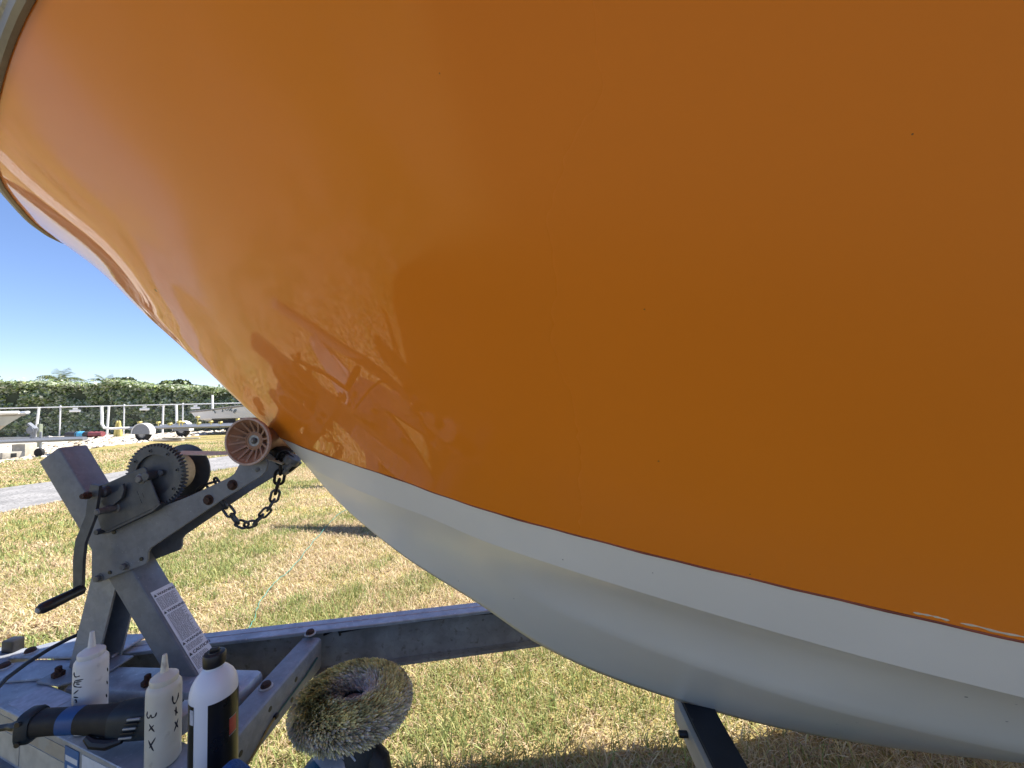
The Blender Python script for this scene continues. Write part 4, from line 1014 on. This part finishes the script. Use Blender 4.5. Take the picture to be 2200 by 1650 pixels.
# large polisher standing with its wool pad up
lp_ = empty('large_polisher', (-.36, -.42, Z0 + .01), 'blue polisher with a shaggy yellowed wool pad facing up', 'polisher')
pc = Vector((-.352, -.385, .806)); pn = Vector((.03, .07, .99)).normalized()
pa = pn.cross(Vector((0, 1, 0))).normalized(); pb = pn.cross(pa); PR = .098
mb = MB(); mb.lathe([(.024, -.020), (.032, -.006), (.05, .004), (.075, .004), (.086, -.004), (.090, -.014), (.085, -.026), (.04, -.030)], pc, pn, 40); mb.build('pad_backing', M['wool_core'], lp_)
mb = MB(); mb.lathe([(.012, -.022), (.020, -.020), (.021, -.014), (.019, -.012), (.010, -.013)], pc, pn, 28, cap=False); mb.build('centre_ring', M['tool_grey'], lp_)
mb = MB(); mb.lathe([(.0095, -.028), (.0095, -.018), (.007, -.0165)], pc, pn, 16); mb.build('spindle', M['bolt'], lp_)
def wool():
    n = 17000; V = []; F = []; Tn = []
    rs = np.random.RandomState(11)
    ph_ = rs.rand(n) * 2 * np.pi; u_ = rs.rand(n)
    # profile position: 0 inner lip, 1 outer underside
    prof = [(.024, -.014, -.42, .9), (.032, -.002, -.18, 1.), (.050, .006, .05, 1.), (.072, .005, .35, .95), (.086, -.004, .75, .7), (.091, -.014, 1., .15), (.087, -.024, .9, -.5)]
    pr_ = np.array(prof); tt = np.linspace(0, 1, len(prof))
    tq = u_ ** .75
    rr = np.interp(tq, tt, pr_[:, 0]); zz = np.interp(tq, tt, pr_[:, 1]); nr = np.interp(tq, tt, pr_[:, 2]); nz = np.interp(tq, tt, pr_[:, 3])
    nl = np.hypot(nr, nz); nr /= nl; nz /= nl
    ln = rs.uniform(.010, .0165, n)
    clump = (vnoise(np.stack([ph_ * 13, tq * 15], 1), 1.0, 31) - .5) * 1.8
    swirl = .35 + .5 * clump + rs.randn(n) * .12
    rad = np.stack([np.cos(ph_), np.sin(ph_)], 1); tan = np.stack([-np.sin(ph_), np.cos(ph_)], 1)
    A3, B3, N3, C3 = [np.array(q) for q in (pa, pb, pn, pc)]
    rad3 = rad[:, :1] * A3 + rad[:, 1:] * B3; tan3 = tan[:, :1] * A3 + tan[:, 1:] * B3
    base = C3 + rad3 * rr[:, None] + N3 * zz[:, None]
    d = rad3 * nr[:, None] + N3 * nz[:, None] + tan3 * (swirl * .55)[:, None] + rad3 * (clump * .3)[:, None]
    d /= np.linalg.norm(d, axis=1)[:, None]
    sd = np.cross(d, rs.randn(n, 3)); sd /= np.linalg.norm(sd, axis=1)[:, None]
    w = rs.uniform(.0012, .0022, n)[:, None]
    m1 = base + d * (ln * .55)[:, None]; tip = base + (d + tan3 * .35 - N3 * .1) * ln[:, None]
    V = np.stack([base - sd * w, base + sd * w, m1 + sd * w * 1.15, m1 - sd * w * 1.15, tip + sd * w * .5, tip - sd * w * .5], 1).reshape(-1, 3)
    k = np.arange(n)[:, None] * 6
    F = np.concatenate([k + np.array([[0, 1, 2, 3]]), k + np.array([[3, 2, 4, 5]])], 0)
    clmp = vnoise(np.stack([ph_ * 11, tq * 14], 1), 1.0, 21); clm2 = vnoise(np.stack([ph_ * 24 + 7, tq * 26], 1), 1.0, 23)
    tone = (.45 + .80 * clmp + .40 * clm2)[:, None]
    yel = np.clip(np.exp(-((rr - .066) / .024) ** 2) * 1.25 + rs.randn(n) * .25, 0, 1)[:, None]
    grey = np.array([(.52, .50, .48)]) * tone * rs.uniform(.8, 1.15, (n, 1)); yl = np.array([(.56, .51, .22)]) * tone * rs.uniform(.8, 1.15, (n, 1))
    c_ = grey * (1 - yel) + yl * yel
    T6 = np.stack([c_ * .55, c_ * .55, c_, c_, c_ * 1.15, c_ * 1.15], 1).reshape(-1, 3)  # shade between strands put into the colour: darker roots, lighter tips
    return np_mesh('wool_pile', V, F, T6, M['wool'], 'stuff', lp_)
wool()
hd = pc - pn * .03
mb = MB(); mb.lathe([(.030, 0), (.034, .006), (.036, .03), (.042, .055), (.040, .085), (.03, .10)], hd + Vector((.012, -.004, 0)), -pn, 30); mb.build('gear_head', M['tool'], lp_)
bd = Vector((-.42, -.62, -.52)).normalized(); b0 = hd - pn * .055
mb = MB(); mb.lathe([(.030, .005), (.041, .02), (.043, .045)], b0, bd, 32); mb.build('grey_collar', M['tool_grey'], lp_)
mb = MB(); mb.lathe([(.0435, .044), (.045, .05), (.045, .13), (.040, .15), (.03, .16)], b0, bd, 32); mb.build('motor_housing', M['tool_teal'], lp_)
for (a0, a1, dx) in ((0, 1, .018), (1, 2, -.004), (0, 2, -.022)):
    mb = MB(); p = hd - pn * .045 + pa * dx - pb * .0; q0 = p + Vector((-.02, -.03, .012)); mb.tube([q0, q0 + Vector((.012, -.012, .004)), q0 + Vector((.026, -.012, -.012))], .0016, 6); mb.build('guard_rib', M['tool_grey'], lp_)
mb = MB(); mb.tube([hd - pn * .05 + Vector((.02, 0, 0)), hd - pn * .06 + Vector((.055, -.012, -.01)), hd - pn * .09 + Vector((.075, -.02, -.05)), hd - pn * .10 + Vector((.08, -.03, -.09))], [.018, .02, .02, .017], 14); mb.build('side_handle', M['tool_grip'], lp_)
cb = MB(); e0 = b0 + bd * .15; cb.tube([e0, e0 + bd * .06 + Vector((0, 0, -.05)), e0 + bd * .1 + Vector((0, 0, -.25)), Vector((e0.x - .1, e0.y - .12, .012)), Vector((e0.x - .5, e0.y - .5, .012))], .0055, 8); cb.build('power_cord', M['black'], lp_)

# ================================================================== BACKGROUND
YAW = R(4)
def fy(x): return 18.6 + .245 * (x + 26.74)
fence = empty('chain_link_fence', (-26.74, 18.6, 0), 'white chain link fence in front of the tall green hedge', 'fence')
FH = 1.63
rl2 = MB(); rl2.tube([(x, fy(x), FH) for x in np.linspace(-44, 2, 24)], .030, 8); rl2.build('top_rail', M['fence'], fence)
for x in (-42.4, -39.3, -36.1, -32.9, -29.8, -26.74, -23.74, -20.85, -17.7, -14.5, -11.3, -8, -5, -2):
    p = MB(); p.cyl((x, fy(x), 0), (x, fy(x), FH + .04), .033, 10); p.lathe([(.045, 0), (.045, .03), (.02, .06)], (x, fy(x), FH + .02), (0, 0, 1), 10); p.build('fence_post', M['fence'], fence)
# woven wire: too fine to see one by one at this distance
m = bpy.data.materials.new('woven_wire'); m.use_nodes = True; N = m.node_tree.nodes; Lk = m.node_tree.links
p = N['Principled BSDF']; p.inputs['Base Color'].default_value = (.25, .26, .26, 1); p.inputs['Metallic'].default_value = .4; p.inputs['Roughness'].default_value = .45
gpos = N.new('ShaderNodeNewGeometry'); sep = N.new('ShaderNodeSeparateXYZ'); Lk.new(gpos.outputs['Position'], sep.inputs[0])
outs = []
for op in ('ADD', 'SUBTRACT'):
    a_ = N.new('ShaderNodeMath'); a_.operation = op; Lk.new(sep.outputs[0], a_.inputs[0]); Lk.new(sep.outputs[2], a_.inputs[1])
    b_ = N.new('ShaderNodeMath'); b_.operation = 'PINGPONG'; b_.inputs[1].default_value = .04; Lk.new(a_.outputs[0], b_.inputs[0])
    c_ = N.new('ShaderNodeMath'); c_.operation = 'LESS_THAN'; c_.inputs[1].default_value = .0014; Lk.new(b_.outputs[0], c_.inputs[0]); outs.append(c_)
mx = N.new('ShaderNodeMath'); mx.operation = 'MAXIMUM'; Lk.new(outs[0].outputs[0], mx.inputs[0]); Lk.new(outs[1].outputs[0], mx.inputs[1])
Lk.new(mx.outputs[0], p.inputs['Alpha'])
cw = MB(); xs = np.linspace(-44, 2, 24); cw.add([(x, fy(x) - .02, .03) for x in xs] + [(x, fy(x) - .02, FH) for x in xs], [(i, i + 1, 25 + i, 24 + i) for i in range(23)])
cw.build('wire_mesh', m, fence)
rx = Vector((math.cos(YAW), math.sin(YAW), 0))
for i, (x, w) in enumerate(((-26.0, .55), (-22.7, .5), (-20.17, .48))):
    p = MB(); y = fy(x) - .06
    p.box((x, y, 1.40), (w, .03, .13), Matrix.Rotation(.24, 3, 'Z'), bev=.01); p.box((x, y, 1.52), (w * .4, .03, .10), Matrix.Rotation(.24, 3, 'Z'), bev=.01)
    tag(p.build('fence_sign', M['pvc']), ['white two-step sign on the fence above the rolled tarp', 'white two-step sign on the fence beside the curved guide pole', 'white two-step sign on the fence left of the white boat'][i], 'sign', 'white signs on the fence')

# hedge
def hedge_h(x): return float(np.interp(x, [-48, -36, -25, -17, 4], [3.5, 3.35, 2.95, 2.5, 2.4]))
hedge = empty('hedge', (-24, 20.6, 0), 'tall dense silvery green hedge behind the chain link fence', 'hedge')
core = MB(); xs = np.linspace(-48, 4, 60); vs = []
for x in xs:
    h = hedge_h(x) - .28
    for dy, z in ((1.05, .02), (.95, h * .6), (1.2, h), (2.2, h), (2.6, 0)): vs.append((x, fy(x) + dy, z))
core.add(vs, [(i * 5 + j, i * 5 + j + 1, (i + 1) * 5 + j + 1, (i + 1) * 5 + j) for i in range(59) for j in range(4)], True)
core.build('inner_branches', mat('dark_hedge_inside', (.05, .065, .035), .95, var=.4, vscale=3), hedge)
def leaf_cloud(name, C, nrm, n_, size, palette, parent, matl='leaf', asp=.6):
    n = len(C); rs = np.random.RandomState(17)
    d = nrm + rs.randn(n, 3) * .75; d /= np.linalg.norm(d, axis=1)[:, None]
    a = np.cross(d, rs.randn(n, 3)); a /= np.linalg.norm(a, axis=1)[:, None]; b = np.cross(d, a)
    s = rs.uniform(size[0], size[1], n)[:, None]
    V = np.stack([C - a * s, C - b * s * asp * .6 + a * s * .1, C + a * s, C + b * s * asp * .6 + a * s * .1], 1).reshape(-1, 3)
    F = np.arange(4 * n).reshape(n, 4)
    pal = np.array(palette)[rs.randint(0, len(palette), n)] * rs.uniform(.7, 1.25, (n, 1))
    return np_mesh(name, V, F, np.repeat(pal, 4, 0), M[matl], 'stuff', parent)
rs = np.random.RandomState(2)
n = 62000
X = np.concatenate([rs.uniform(-38, -14, int(n * .88)), rs.uniform(-48, 4, n - int(n * .88))])
hh = np.array([hedge_h(x) for x in X]); P2 = np.stack([X, np.zeros(n)], 1)
u = rs.rand(n); ontop = rs.rand(n) < .22
bul = (vnoise(np.stack([X, u * hh], 1), 1.3, 9) - .5) * .7 + (vnoise(np.stack([X, u * hh], 1), 4.0, 12) - .5) * .35
topw = (vnoise(np.stack([X, np.zeros(n)], 1), .8, 4) - .5) * .35 + (vnoise(np.stack([X, np.zeros(n)], 1), 3.5, 6) - .5) * .25
Zc = np.where(ontop, hh + topw - rs.rand(n) ** 2 * .35 + (rs.rand(n) < .03) * rs.rand(n) * .3, u * (hh + topw))
Yc = np.array([fy(x) for x in X]) + np.where(ontop, rs.uniform(.7, 2.3, n), .95 - bul - .12 * rs.rand(n) - .15 * (1 - u) + .4 * u ** 3)
nr = np.where(ontop[:, None], np.array([[0, -.3, 1.]]), np.array([[.25, -.45, 1.0]]))
pal = [(.36, .43, .25), (.48, .54, .36), (.22, .30, .12), (.60, .64, .48), (.10, .15, .055), (.40, .47, .17), (.66, .68, .56)]
leaf_cloud('foliage', np.stack([X, Yc, Zc], 1), nr, n, (.06, .135), pal, hedge, asp=1.0)

# coconut palms beyond the hedge
def palm(loc, h, nf, L, label, seed):
    o = empty('palm_tree', loc, label, 'palm', 'palms beyond the hedge'); rs_ = random.Random(seed); B = Vector(loc)
    t = MB(); t.tube([B + Vector((.1 * math.sin(q * 2), 0, h * q)) for q in np.linspace(0, 1, 8)], [.17 - .06 * q for q in np.linspace(0, 1, 8)], 10); t.build('trunk', M['bark'], o)
    V = []; F = []; Tn = []
    crown = B + Vector((.1 * math.sin(2), 0, h))
    for k in range(nf):
        az = 2 * math.pi * k / nf + rs_.uniform(-.2, .2); el = rs_.uniform(-.2, 1.25); Lf = L * rs_.uniform(.8, 1.1)
        d = Vector((math.cos(az), math.sin(az), 0)); p = crown.copy(); v = (d * math.cos(el) + Vector((0, 0, math.sin(el))))
        n_ = 16
        for i in range(n_):
            q = p + v * (Lf / n_); v = (v + Vector((0, 0, -.085 - .03 * i / n_))).normalized()
            side = v.cross(Vector((0, 0, 1))).normalized()
            ll = Lf * .24 * math.sin(math.pi * (i + 1.2) / (n_ + 2))
            for sgn in (-1, 1):
                e = p + side * sgn * ll + v * ll * .5 + Vector((0, 0, -ll * rs_.uniform(.25, .7))); o_ = len(V)
                V += [p, p + v * (Lf / n_ * .55), e + v * .02, e]; F.append((o_, o_ + 1, o_ + 2, o_ + 3))
                c_ = rs_.choice([(.07, .10, .03), (.11, .14, .04), (.16, .17, .05), (.05, .075, .03)]); Tn += [c_] * 4
            p = q
    ob = np_mesh('crown', np.array([tuple(v) for v in V]), np.array(F), np.array(Tn), M['leaf'], 'stuff', o)
palm((-39.9, 28.2, 0), 3.95, 34, 1.7, 'larger fuller palm crown rising over the hedge', 4)
palm((-40.7, 32.2, 0), 4.05, 26, 1.35, 'smaller palm crown rising over the hedge right of the larger one', 8)
def round_tree(loc, rx_, rz_, h, label, seed):
    o = empty('broadleaf_tree', loc, label, 'tree', 'dark trees beyond the hedge'); B = Vector(loc); rs_ = np.random.RandomState(seed)
    t = MB(); t.tube([B, B + Vector((.1, 0, h * .5)), B + Vector((0, 0, h))], [.25, .18, .1], 10)
    for k in range(5): a_ = k * 1.26; t.tube([B + Vector((0, 0, h * .55)), B + Vector((math.cos(a_) * rx_ * .4, math.sin(a_) * rx_ * .4, h * .85)), B + Vector((math.cos(a_) * rx_ * .75, math.sin(a_) * rx_ * .75, h))], [.1, .07, .03], 6)
    t.build('trunk', M['bark'], o)
    n = 5000; d = rs_.randn(n, 3); d /= np.linalg.norm(d, axis=1)[:, None]; d[:, 2] = np.abs(d[:, 2]) * 1.0 - .25
    lump = 1 + .16 * np.sin(d[:, 0] * 7 + 1) + .12 * np.sin(d[:, 1] * 9) + .1 * np.sin(d[:, 2] * 11)
    r_ = (lump * rs_.uniform(.75, 1.02, n))[:, None]
    Cc = np.array([B.x, B.y, h]) + d * r_ * np.array([rx_, rx_ * .8, rz_])
    leaf_cloud('crown', Cc, d, n, (.10, .2), [(.05, .08, .028), (.07, .10, .035), (.035, .055, .02), (.10, .12, .05)], o, asp=1.0)
round_tree((-47.5, 39.5, 0), 2.6, 1.3, 3.9, 'dark leafy tree top beyond the hedge, nearer the palms', 3)
round_tree((-43.5, 42.0, 0), 3.0, 1.2, 3.75, 'dark leafy tree top beyond the hedge, nearer the orange bow', 6)

# simple hulls for the boats in the row
def hull_mesh(L, B, zk, zc, zs0, zs1, rake=.8, nt=24, stern_rake=.0):
    top = MB(); bot = MB()
    vt, vb = [], []
    for i in range(nt + 1):
        t = i / nt
        w = min(1, (t / .5)) ; hw = B / 2 * (1 - (1 - w) ** 2.0); zs = zs0 + (zs1 - zs0) * t
        xk = rake + (L - rake) * t + stern_rake * 0; xc = rake * .75 + (L - rake * .75) * t; xs_ = L * t
        if t == 1: xs_ = L + stern_rake
        zkk = zk + (zc - zk) * .9 * (1 - w) ** 2; zcc = zc + (zs0 - zc) * .25 * (1 - w) ** 2
        for s_ in (1, -1):
            pass
        vt.append([(xs_, -hw, zs), ((xs_ + xc) / 2, -hw * .93, (zs + zcc) / 2), (xc, -hw * .84, zcc), (xc, hw * .84, zcc), ((xs_ + xc) / 2, hw * .93, (zs + zcc) / 2), (xs_, hw, zs)])
        vb.append([(xc, -hw * .84, zcc), (xk, 0, zkk), (xc, hw * .84, zcc)])
    top.add([p for r_ in vt for p in r_], [(i * 6 + j, i * 6 + j + 1, (i + 1) * 6 + j + 1, (i + 1) * 6 + j) for i in range(nt) for j in (0, 1, 3, 4)] + [tuple(nt * 6 + j for j in range(6))], True)
    bot.add([p for r_ in vb for p in r_], [(i * 3 + j, i * 3 + j + 1, (i + 1) * 3 + j + 1, (i + 1) * 3 + j) for i in range(nt) for j in (0, 1)] + [tuple(nt * 3 + j for j in range(3))], True)
    deck = MB(); deck.add([q for r_ in vt for q in (r_[0], r_[5])], [(2 * i, 2 * i + 1, 2 * i + 3, 2 * i + 2) for i in range(nt)])
    gun = MB(); gun.tube([r_[0] for r_ in vt[::-1]] + [r_[5] for r_ in vt[1:]], .045, 8)
    return top, bot, deck, gun
def wheel_at(p, r_, w, par, local=True):
    wh = MB(); wh.lathe([(r_ * .55, -w / 2), (r_ * .93, -w / 2), (r_, -w * .3), (r_, w * .3), (r_ * .93, w / 2), (r_ * .55, w / 2)], p, (0, 1, 0), 24); o = wh.build('wheel', M['tyre'], par, local=True)
    rm_ = MB(); rm_.lathe([(r_ * .2, -w * .55), (r_ * .5, -w * .45), (r_ * .58, -w * .5)], p, (0, 1, 0), 20); rm_.build('rim', M['washer'], o, local=True)
def boat_on_row(name, loc, rz, L, B, zk, zc, zs0, zs1, m, mb_, label, rake, stern=0.):
    o = empty(name, loc, label, 'boat', rz=rz)
    t_, b_, d_k, g_ = hull_mesh(L, B, zk, zc, zs0, zs1, rake, stern_rake=stern)
    t_.build('topside', m, o, local=True, angle=50); b_.build('bottom', mb_, o, local=True, angle=50); d_k.build('deck', M['deck'], o, local=True); g_.build('rub_rail', M['rail'], o, local=True)
    return o
# left boat, bow to the right
lb = boat_on_row('parked_boat', (-16.0, 9.80, 0), math.pi + YAW, 5.4, 1.9, .55, .86, 1.30, 1.22, M['palegrey'], M['concrete'], 'pale grey boat on its trailer at the left edge before the hedge', .75)
q = MB(); q.box((2.6, 0, 1.45), (.8, .7, .5), bev=.06); q.build('console', M['deck'], lb, local=True)
q = MB(); q.tube([(.05, -.10, 1.36), (.5, -.48, 1.36), (1.2, -.75, 1.33), (2.4, -.88, 1.30)], .05, 8); q.tube([(.05, .10, 1.36), (.5, .48, 1.36), (1.2, .75, 1.33), (2.4, .88, 1.30)], .05, 8); q.build('gunwale_cap', M['pvc'], lb, local=True)
lt = empty('parked_trailer', (-16.0, 9.80, 0), 'grey galvanized trailer with jack wheel under the pale grey boat', 'trailer', rz=math.pi + YAW)
for s_ in (-1, 1):
    q = MB(); q.prism([(0, -.06), (0, .06), (.05, .06), (.05, -.06)], ((-1.55, 0, .50), Vector((-.16 * 1, .98, 0)).normalized() if False else Vector((0, 1, 0)), (0, 0, 1), (1, 0, 0)), .01)
    q = MB(); q.tube([(-1.9, s_ * .03, .50), (-.2, s_ * .35, .50), (1.2, s_ * .75, .50), (4.9, s_ * .75, .50)], .062, 4); q.build('frame_beam', M['galv'], lt, local=True)
q = MB(); q.tube([(-.25, 0, .5), (-.35, 0, .85), (-.15, 0, 1.0)], .06, 6); q.lathe([(.05, -.08), (.11, -.07), (.11, -.06), (.05, -.05), (.05, .05), (.11, .06), (.11, .07), (.05, .08)], (-.26, 0, .80), (0, 1, 0), 16); q.build('winch_post', M['galv'], lt, local=True)
q = MB(); q.cyl((-.72, .16, .16), (-.72, .16, .75), .028, 10); q.build('jack', M['galv'], lt, local=True)
wheel_at((-.72, .18, .125), .135, .08, lt); wheel_at((3.3, -.95, .31), .31, .19, lt); wheel_at((3.3, .95, .31), .31, .19, lt)
q = MB(); q.box((3.3, 0, .34), (.07, 1.9, .07), bev=.01); q.build('axle', M['galv'], lt, local=True)
# concrete blocks and a stub post near its tongue
for i, (x, y, s_, lb_) in enumerate(((-15.85, 9.72, (.36, .34, .40), 'pale concrete block propping the grey trailer tongue'), (-15.62, 9.30, (.42, .22, .20), 'hollow pale block lying before the grey trailer tongue'))):
    q = MB(); q.box((x, y, s_[2] / 2), s_, Matrix.Rotation(.2 + i, 3, 'Z'), bev=.012); o = tag(q.build('concrete_block', M['concrete']), lb_, 'block')
    if i == 1:
        h = MB(); h.box((x, y, s_[2] / 2), (.11, s_[1] + .012, s_[2] * .62), Matrix.Rotation(.2 + i, 3, 'Z'), bev=.004); h.build('block_core', M['tyre'], o)
q = MB(); q.box((-19.44, 12.6, .45), (.11, .11, .9), bev=.012); tag(q.build('timber_post', M['green_wood']), 'short green treated timber post behind the grey trailer tongue', 'post')
# leaning white pipes along the fence
for i, (b0_, t0_, lb_) in enumerate((((-27.5, 18.1, 0), (-27.42, 18.15, 1.60), 'leaning white pipe left of the rolled tarp by the fence'), ((-24.1, 18.78, 0), (-23.95, 18.72, 1.56), 'leaning white pipe left of the two yellow posts by the fence'), ((-19.55, 17.6, 0), (-19.53, 17.6, 1.50), 'straight white pipe between the curved guide poles'))):
    q = MB(); q.cyl(b0_, t0_, .05 if i < 2 else .04, 12); q.lathe([(.052, 0), (.056, .01), (.056, .04), (.04, .05)], t0_, (0, 0, 1), 12); tag(q.build('white_pipe', M['pvc']), lb_, 'pipe')
# rolled tarp
def roll(loc, L, r_, rz, label):
    o = empty('rolled_tarp', loc, label, 'tarp', rz=rz)
    for nm, m_, x0, x1, rr in (('black_end', 'tarp', 0, .55, r_), ('blue_section', 'tarp_blue', .5, .85, r_ * .97), ('dark_section', 'tarp', .82, 1.1, r_ * .9), ('red_section', 'tarp_red', 1.05, L, r_ * .82)):
        q = MB(); st = []
        for i in range(7):
            x = x0 + (x1 - x0) * i / 6; st.append((rr * (1 + .09 * math.sin(i * 2.3 + x * 5)), x))
        q.lathe(st, (0, 0, r_ * .92), (1, 0, 0), 16); q.build(nm, M[m_], o, local=True, angle=60)
roll((-24.45, 17.25, 0), 1.75, .17, .12, 'rolled black tarp with blue and red ends lying by the fence')
# two yellow posts leaning together
for i, (x, dx, lb_) in enumerate(((-21.95, .05, 'yellow capped post on the left of the leaning pair by the fence'), (-21.72, -.06, 'yellow capped post on the right of the leaning pair by the fence'))):
    q = MB(); b0_ = Vector((x, 17.43, 0)); t0_ = Vector((x + dx, 17.43, .82)); q.lathe([(.10, 0), (.10, .02), (.085, .42), (.08, .52), (.055, .58), (.06, .66), (.045, .80), (.02, .83)], b0_, t0_ - b0_, 18); tag(q.build('yellow_post', M['yellow']), lb_, 'post', 'leaning yellow posts')

# empty roller trailer
et = empty('empty_trailer', (-16.3, 15.5, 0), 'empty boat trailer with yellow rollers and curved white guide poles', 'trailer', rz=YAW)
E_ = lambda mb, n, m_: mb.build(n, M[m_], et, local=True)
for s_ in (-1, 1):
    q = MB(); q.tube([(-1.8, s_ * .75, .56), (2.0, s_ * .75, .56), (4.2, s_ * .05, .56)], .07, 4); E_(q, 'frame_beam', 'galv')
    q = MB(); arc = [(-.9 + .42 * math.cos(w), .36 + .42 * math.sin(w)) for w in np.linspace(-.15, math.pi + .1, 18)]
    arc2 = [(-.9 + .385 * math.cos(w), .36 + .385 * math.sin(w)) for w in np.linspace(math.pi + .1, -.15, 18)]
    q.prism(arc + arc2, ((0, s_ * 1.0 - .13, 0), (1, 0, 0), (0, 0, 1), (0, 1, 0)), .26); f_ = E_(q, 'fender', 'pvc')
    q = MB(); q.prism(arc2, ((0, s_ * 1.0 - .11, 0), (1, 0, 0), (0, 0, 1), (0, 1, 0)), .012); q.build('fender_skirt', M['galv'], f_, local=True)
    wheel_at((-.9, s_ * 1.0, .30), .30, .18, et)
    px = -2.55 if s_ < 0 else -1.35
    q = MB(); q.tube([(-1.75, s_ * .75, .58), (px + .3, s_ * 1.05, .58), (px + .08, s_ * 1.12, .62), (px, s_ * 1.15, .80), (px, s_ * 1.15, 1.1), (px - .03, s_ * 1.15, 1.56)], .05, 10); E_(q, 'guide_pole', 'pvc')
for x in (-1.6, -.2, 1.0, 2.2):
    q = MB(); q.box((x, 0, .55), (.07, 1.5, .07), bev=.01); E_(q, 'cross_tube', 'galv')
for (x, y, z) in ((-1.6, -.45, .80), (-1.6, .45, .74), (-.2, -.5, .70), (.25, -.55, .78), (.30, .4, .95), (1.0, -.4, .70), (1.0, .3, .72), (1.9, -.3, .70), (2.4, .1, .8), (-.5, .5, .72)):
    q = MB(); q.lathe([(.06, -.07), (.05, -.045), (.035, 0), (.05, .045), (.06, .07)], (x, y, z), (0, 1, 0), 14); q.tube([(x, y, .55), (x, y, z)], .02, 6); E_(q, 'roller', 'yellow')
q = MB(); q.tube([(3.9, 0, .56), (4.1, 0, .9), (4.45, 0, 1.25)], .05, 6); q.box((4.2, -.06, .95), (.2, .12, .16), bev=.02); E_(q, 'winch_post', 'winch')
q = MB(); q.box((3.65, -.3, 1.08), (.75, .04, .34), Matrix.Rotation(.5, 3, 'Y'), bev=.01); E_(q, 'light_board', 'pvc')
q = MB(); q.box((3.3, -.75, .45), (.09, .09, .9), bev=.01); tag(q.build('timber_prop', M['wood'], None), 'thin orange-brown timber prop by the white boat', 'prop')
bpy.data.objects['timber_prop'].location = (-15.3, 14.6, 0)
q = MB()
q.box((0, 0, .05), (1.3, .14, .05), bev=.008); q.box((.2, .3, .08), (1.5, .12, .05), Matrix.Rotation(.25, 3, 'Z'), bev=.008); q.box((.1, .1, .14), (1.1, .18, .05), Matrix.Rotation(-.2, 3, 'Z'), bev=.008)
o = tag(q.build('timber_offcuts', M['concrete']), 'pale timber offcuts heaped below the empty trailer', 'timber'); o.location = (-15.6, 14.1, 0)

# white boat with lettering, stern to the left
wb = boat_on_row('lettered_boat', (-11.85, 19.14, 0), math.pi + YAW, 6.1, 2.1, .62, .82, 1.80, 1.20, M['whitehull'], M['whitehull'], 'white boat with arched dark lettering beside the hedge', 1.0, .22)
q = MB(); q.box((2.6, 0, 1.66), (1.5, .9, .35), bev=.1); q.build('console', M['deck'], wb, local=True)
q = MB(); q.tube([(5.2, 1.0, 1.2), (5.2, 1.02, 2.05)], .05, 8); q.build('rod_holder', M['pvc'], wb, local=True); q = MB(); q.tube([(1.6, .9, 1.6), (1.6, .9, 2.1)], .05, 8); q.build('rod_holder', M['pvc'], wb, local=True)
q = MB(); q.cyl((6.05, .995, .90), (6.05, 1.0, .90), .05, 14); q.build('drain_fitting', M['tyre'], wb, local=True)
# letters on the side that faces the camera (local +y), reading left to right for the viewer
M['slate'] = mat('slate_lettering', (.10, .14, .17), .5)
for i, ch_ in enumerate('T JOKE'):
    if ch_ == ' ': continue
    th = R(36 - i * 14.5); cx_l, cz_l, rad_l = 4.55, .55, .68
    xx = cx_l - rad_l * math.sin(-th) * 1.15 if False else cx_l + rad_l * math.sin(th) * 1.2
    zz = cz_l + rad_l * math.cos(th)
    yy = 1.03
    t = text_mesh('letter', ch_, .27, None, None, (xx, yy, zz), (-1, 0, 0), (0, 0, 1), .012, align='CENTER', rot=th * .8, bold=.004)
    t.build('letter', M['slate'], wb, local=True)
wt = empty('parked_trailer', (-11.85, 19.14, 0), 'dark trailer under the white lettered boat', 'trailer', rz=math.pi + YAW)
for s_ in (-1, 1):
    q = MB(); q.tube([(-1.2, s_ * .03, .50), (1.2, s_ * .75, .50), (6.0, s_ * .75, .50)], .06, 4); q.build('frame_beam', M['galvd'], wt, local=True)
    wheel_at((4.2, s_ * .98, .30), .30, .19, wt); wheel_at((3.45, s_ * .98, .30), .30, .19, wt)
    q = MB(); q.box((4.0, s_ * .5, .66), (3.2, .10, .18), bev=.01); q.build('bunk', M['rubber'], wt, local=True)
# two unseen kayaks added behind the orange hull to cast shadows on the grass
def shadow_kayak(loc, L, rz, m_, label):
    o = empty('kayak', loc, label, 'kayak', 'kayaks on stands', rz=rz)
    q = MB(); st = []; n = 24
    for i in range(n + 1):
        t = i / n; w = math.sin(math.pi * min(.98, max(.02, t))) ** .8; st.append((L * t, .17 * w + .01, .09 * w + .02, 1.0 + .12 * (2 * t - 1) ** 4))
    vs = []; sg = 14
    for x, a_, b_, z in st:
        for k in range(sg): w = 2 * math.pi * k / sg; vs.append((x, a_ * math.cos(w), z + b_ * math.sin(w)))
    q.add(vs, [(i * sg + k, i * sg + (k + 1) % sg, (i + 1) * sg + (k + 1) % sg, (i + 1) * sg + k) for i in range(n) for k in range(sg)] + [tuple(range(sg)), tuple(range(n * sg, n * sg + sg))], True)
    q.build('hull', m_, o, local=True)
    for x in (L * .35, L * .75):
        q = MB()
        for s_ in (-1, 1): q.tube([(x - .15, s_ * .35, 0), (x, s_ * .2, .88)], .02, 6); q.tube([(x + .15, s_ * .35, 0), (x, s_ * .2, .88)], .02, 6)
        q.tube([(x, -.25, .86), (x, .25, .86)], .025, 6); q.build('stand', M['galv'], o, local=True)
shadow_kayak((-2.45, 3.44, 0), 3.6, R(-9), M['yellow'], 'slim yellow kayak on stands nearest the orange hull, hidden behind it')
shadow_kayak((-3.60, 5.42, 0), 3.8, R(3), M['whitehull'], 'slim white kayak on stands farther behind the orange hull')
